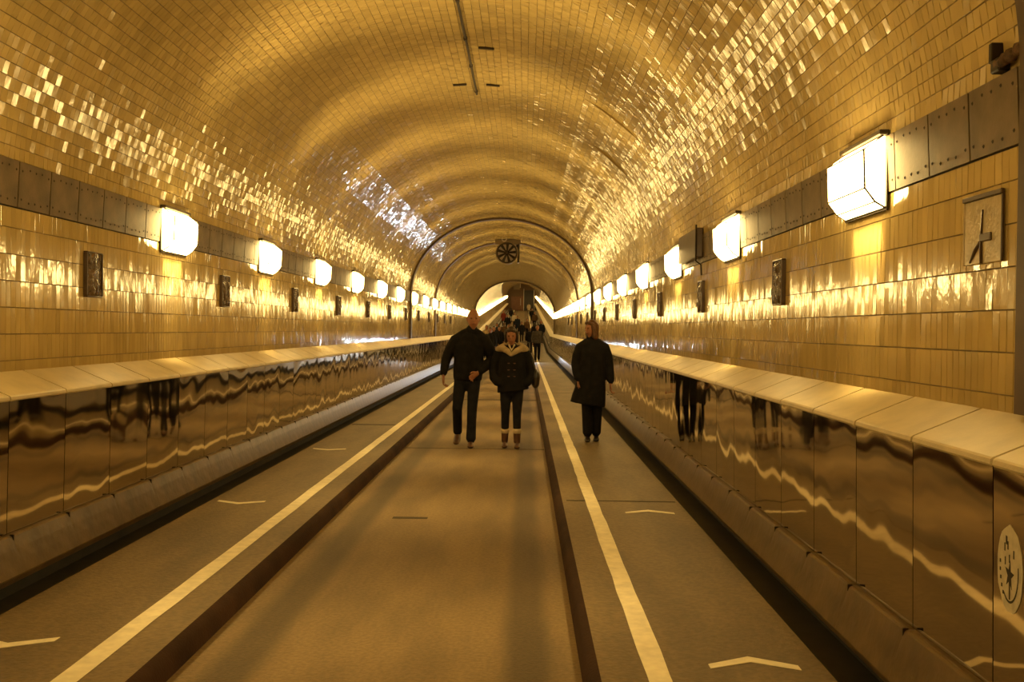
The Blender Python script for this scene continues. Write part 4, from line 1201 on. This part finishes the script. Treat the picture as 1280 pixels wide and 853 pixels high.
# ------------------------------------------------------------------ bicycle with a lit headlamp, pushed in the distance
BY = 47.0; BX = at_px(660.5, BY)
t = empty('bicycle', (BX, BY, 0))
for yy in (-.52, .52):
    wv = MB(); nn = 24; vs = []
    for k in range(nn):
        a = 2 * math.pi * k / nn; ctr = Vector((0, yy + .32 * math.cos(a), .335 + .32 * math.sin(a))); rd = Vector((0, math.cos(a), math.sin(a)))
        for q in range(6):
            b_ = 2 * math.pi * q / 6; vs.append(ctr + rd * .018 * math.cos(b_) + Vector((.018 * math.sin(b_), 0, 0)))
    wv.add(vs, [(k * 6 + q, k * 6 + (q + 1) % 6, ((k + 1) % nn) * 6 + (q + 1) % 6, ((k + 1) % nn) * 6 + q) for k in range(nn) for q in range(6)])
    wh = wv.build('wheel', M['black_leather'], t, True)
    sp = MB()
    for k in range(8):
        a = math.pi * k / 8; sp.tube([(0, yy - .3 * math.cos(a), .335 - .3 * math.sin(a)), (0, yy + .3 * math.cos(a), .335 + .3 * math.sin(a))], .004, 4)
    sp.build('spokes', M['pale_steel'], wh)
fr = MB()
for a, b in (((0, -.52, .335), (0, -.38, .92)), ((0, -.40, .80), (0, .08, .33)), ((0, -.40, .83), (0, .22, .80)), ((0, .08, .33), (0, .25, .95)), ((0, .08, .33), (0, .52, .335)), ((0, .22, .80), (0, .52, .335))):
    fr.tube([a, b], .017, 8)
fr.build('frame', M['navy_denim'], t)
MB().tube([(-.30, -.25, 1.02), (-.12, -.38, 1.04), (0, -.40, 1.0), (.12, -.38, 1.04), (.30, -.25, 1.02)], .014, 8).build('handlebar', M['dark_metal'], t)
MB().chain([((0, .14, .97), .04, .03), ((0, .25, .98), .08, .035), ((0, .36, .99), .09, .04)], 10).build('saddle', M['black_leather'], t, True)
hl = MB().tube([(0, -.44, .96), (0, -.50, .96), (0, -.52, .96)], [.03, .045, .045], 12).build('headlamp', M['dark_metal'], t)
ld = bpy.data.lights.new('headlamp_beam', 'SPOT'); ld.energy = HEADLAMP_POWER; ld.color = (.80, .90, 1.0); ld.spot_size = math.radians(150); ld.spot_blend = .6; ld.shadow_soft_size = .04
lo = bpy.data.objects.new('headlamp_beam', ld); C.objects.link(lo); lo.parent = hl; lo.location = (0, -.56, .96); lo.rotation_euler = (math.radians(90), 0, math.radians(180))
tag(t, 'bicycle with a white headlamp pushed along behind the hooded person', 'bicycle')
far_person(BX + .42, BY + .1, 1.74, CT['grey'], CT['black'], M['dark_hair'], 'distant walker pushing a bicycle behind the hooded person', rz=.1)
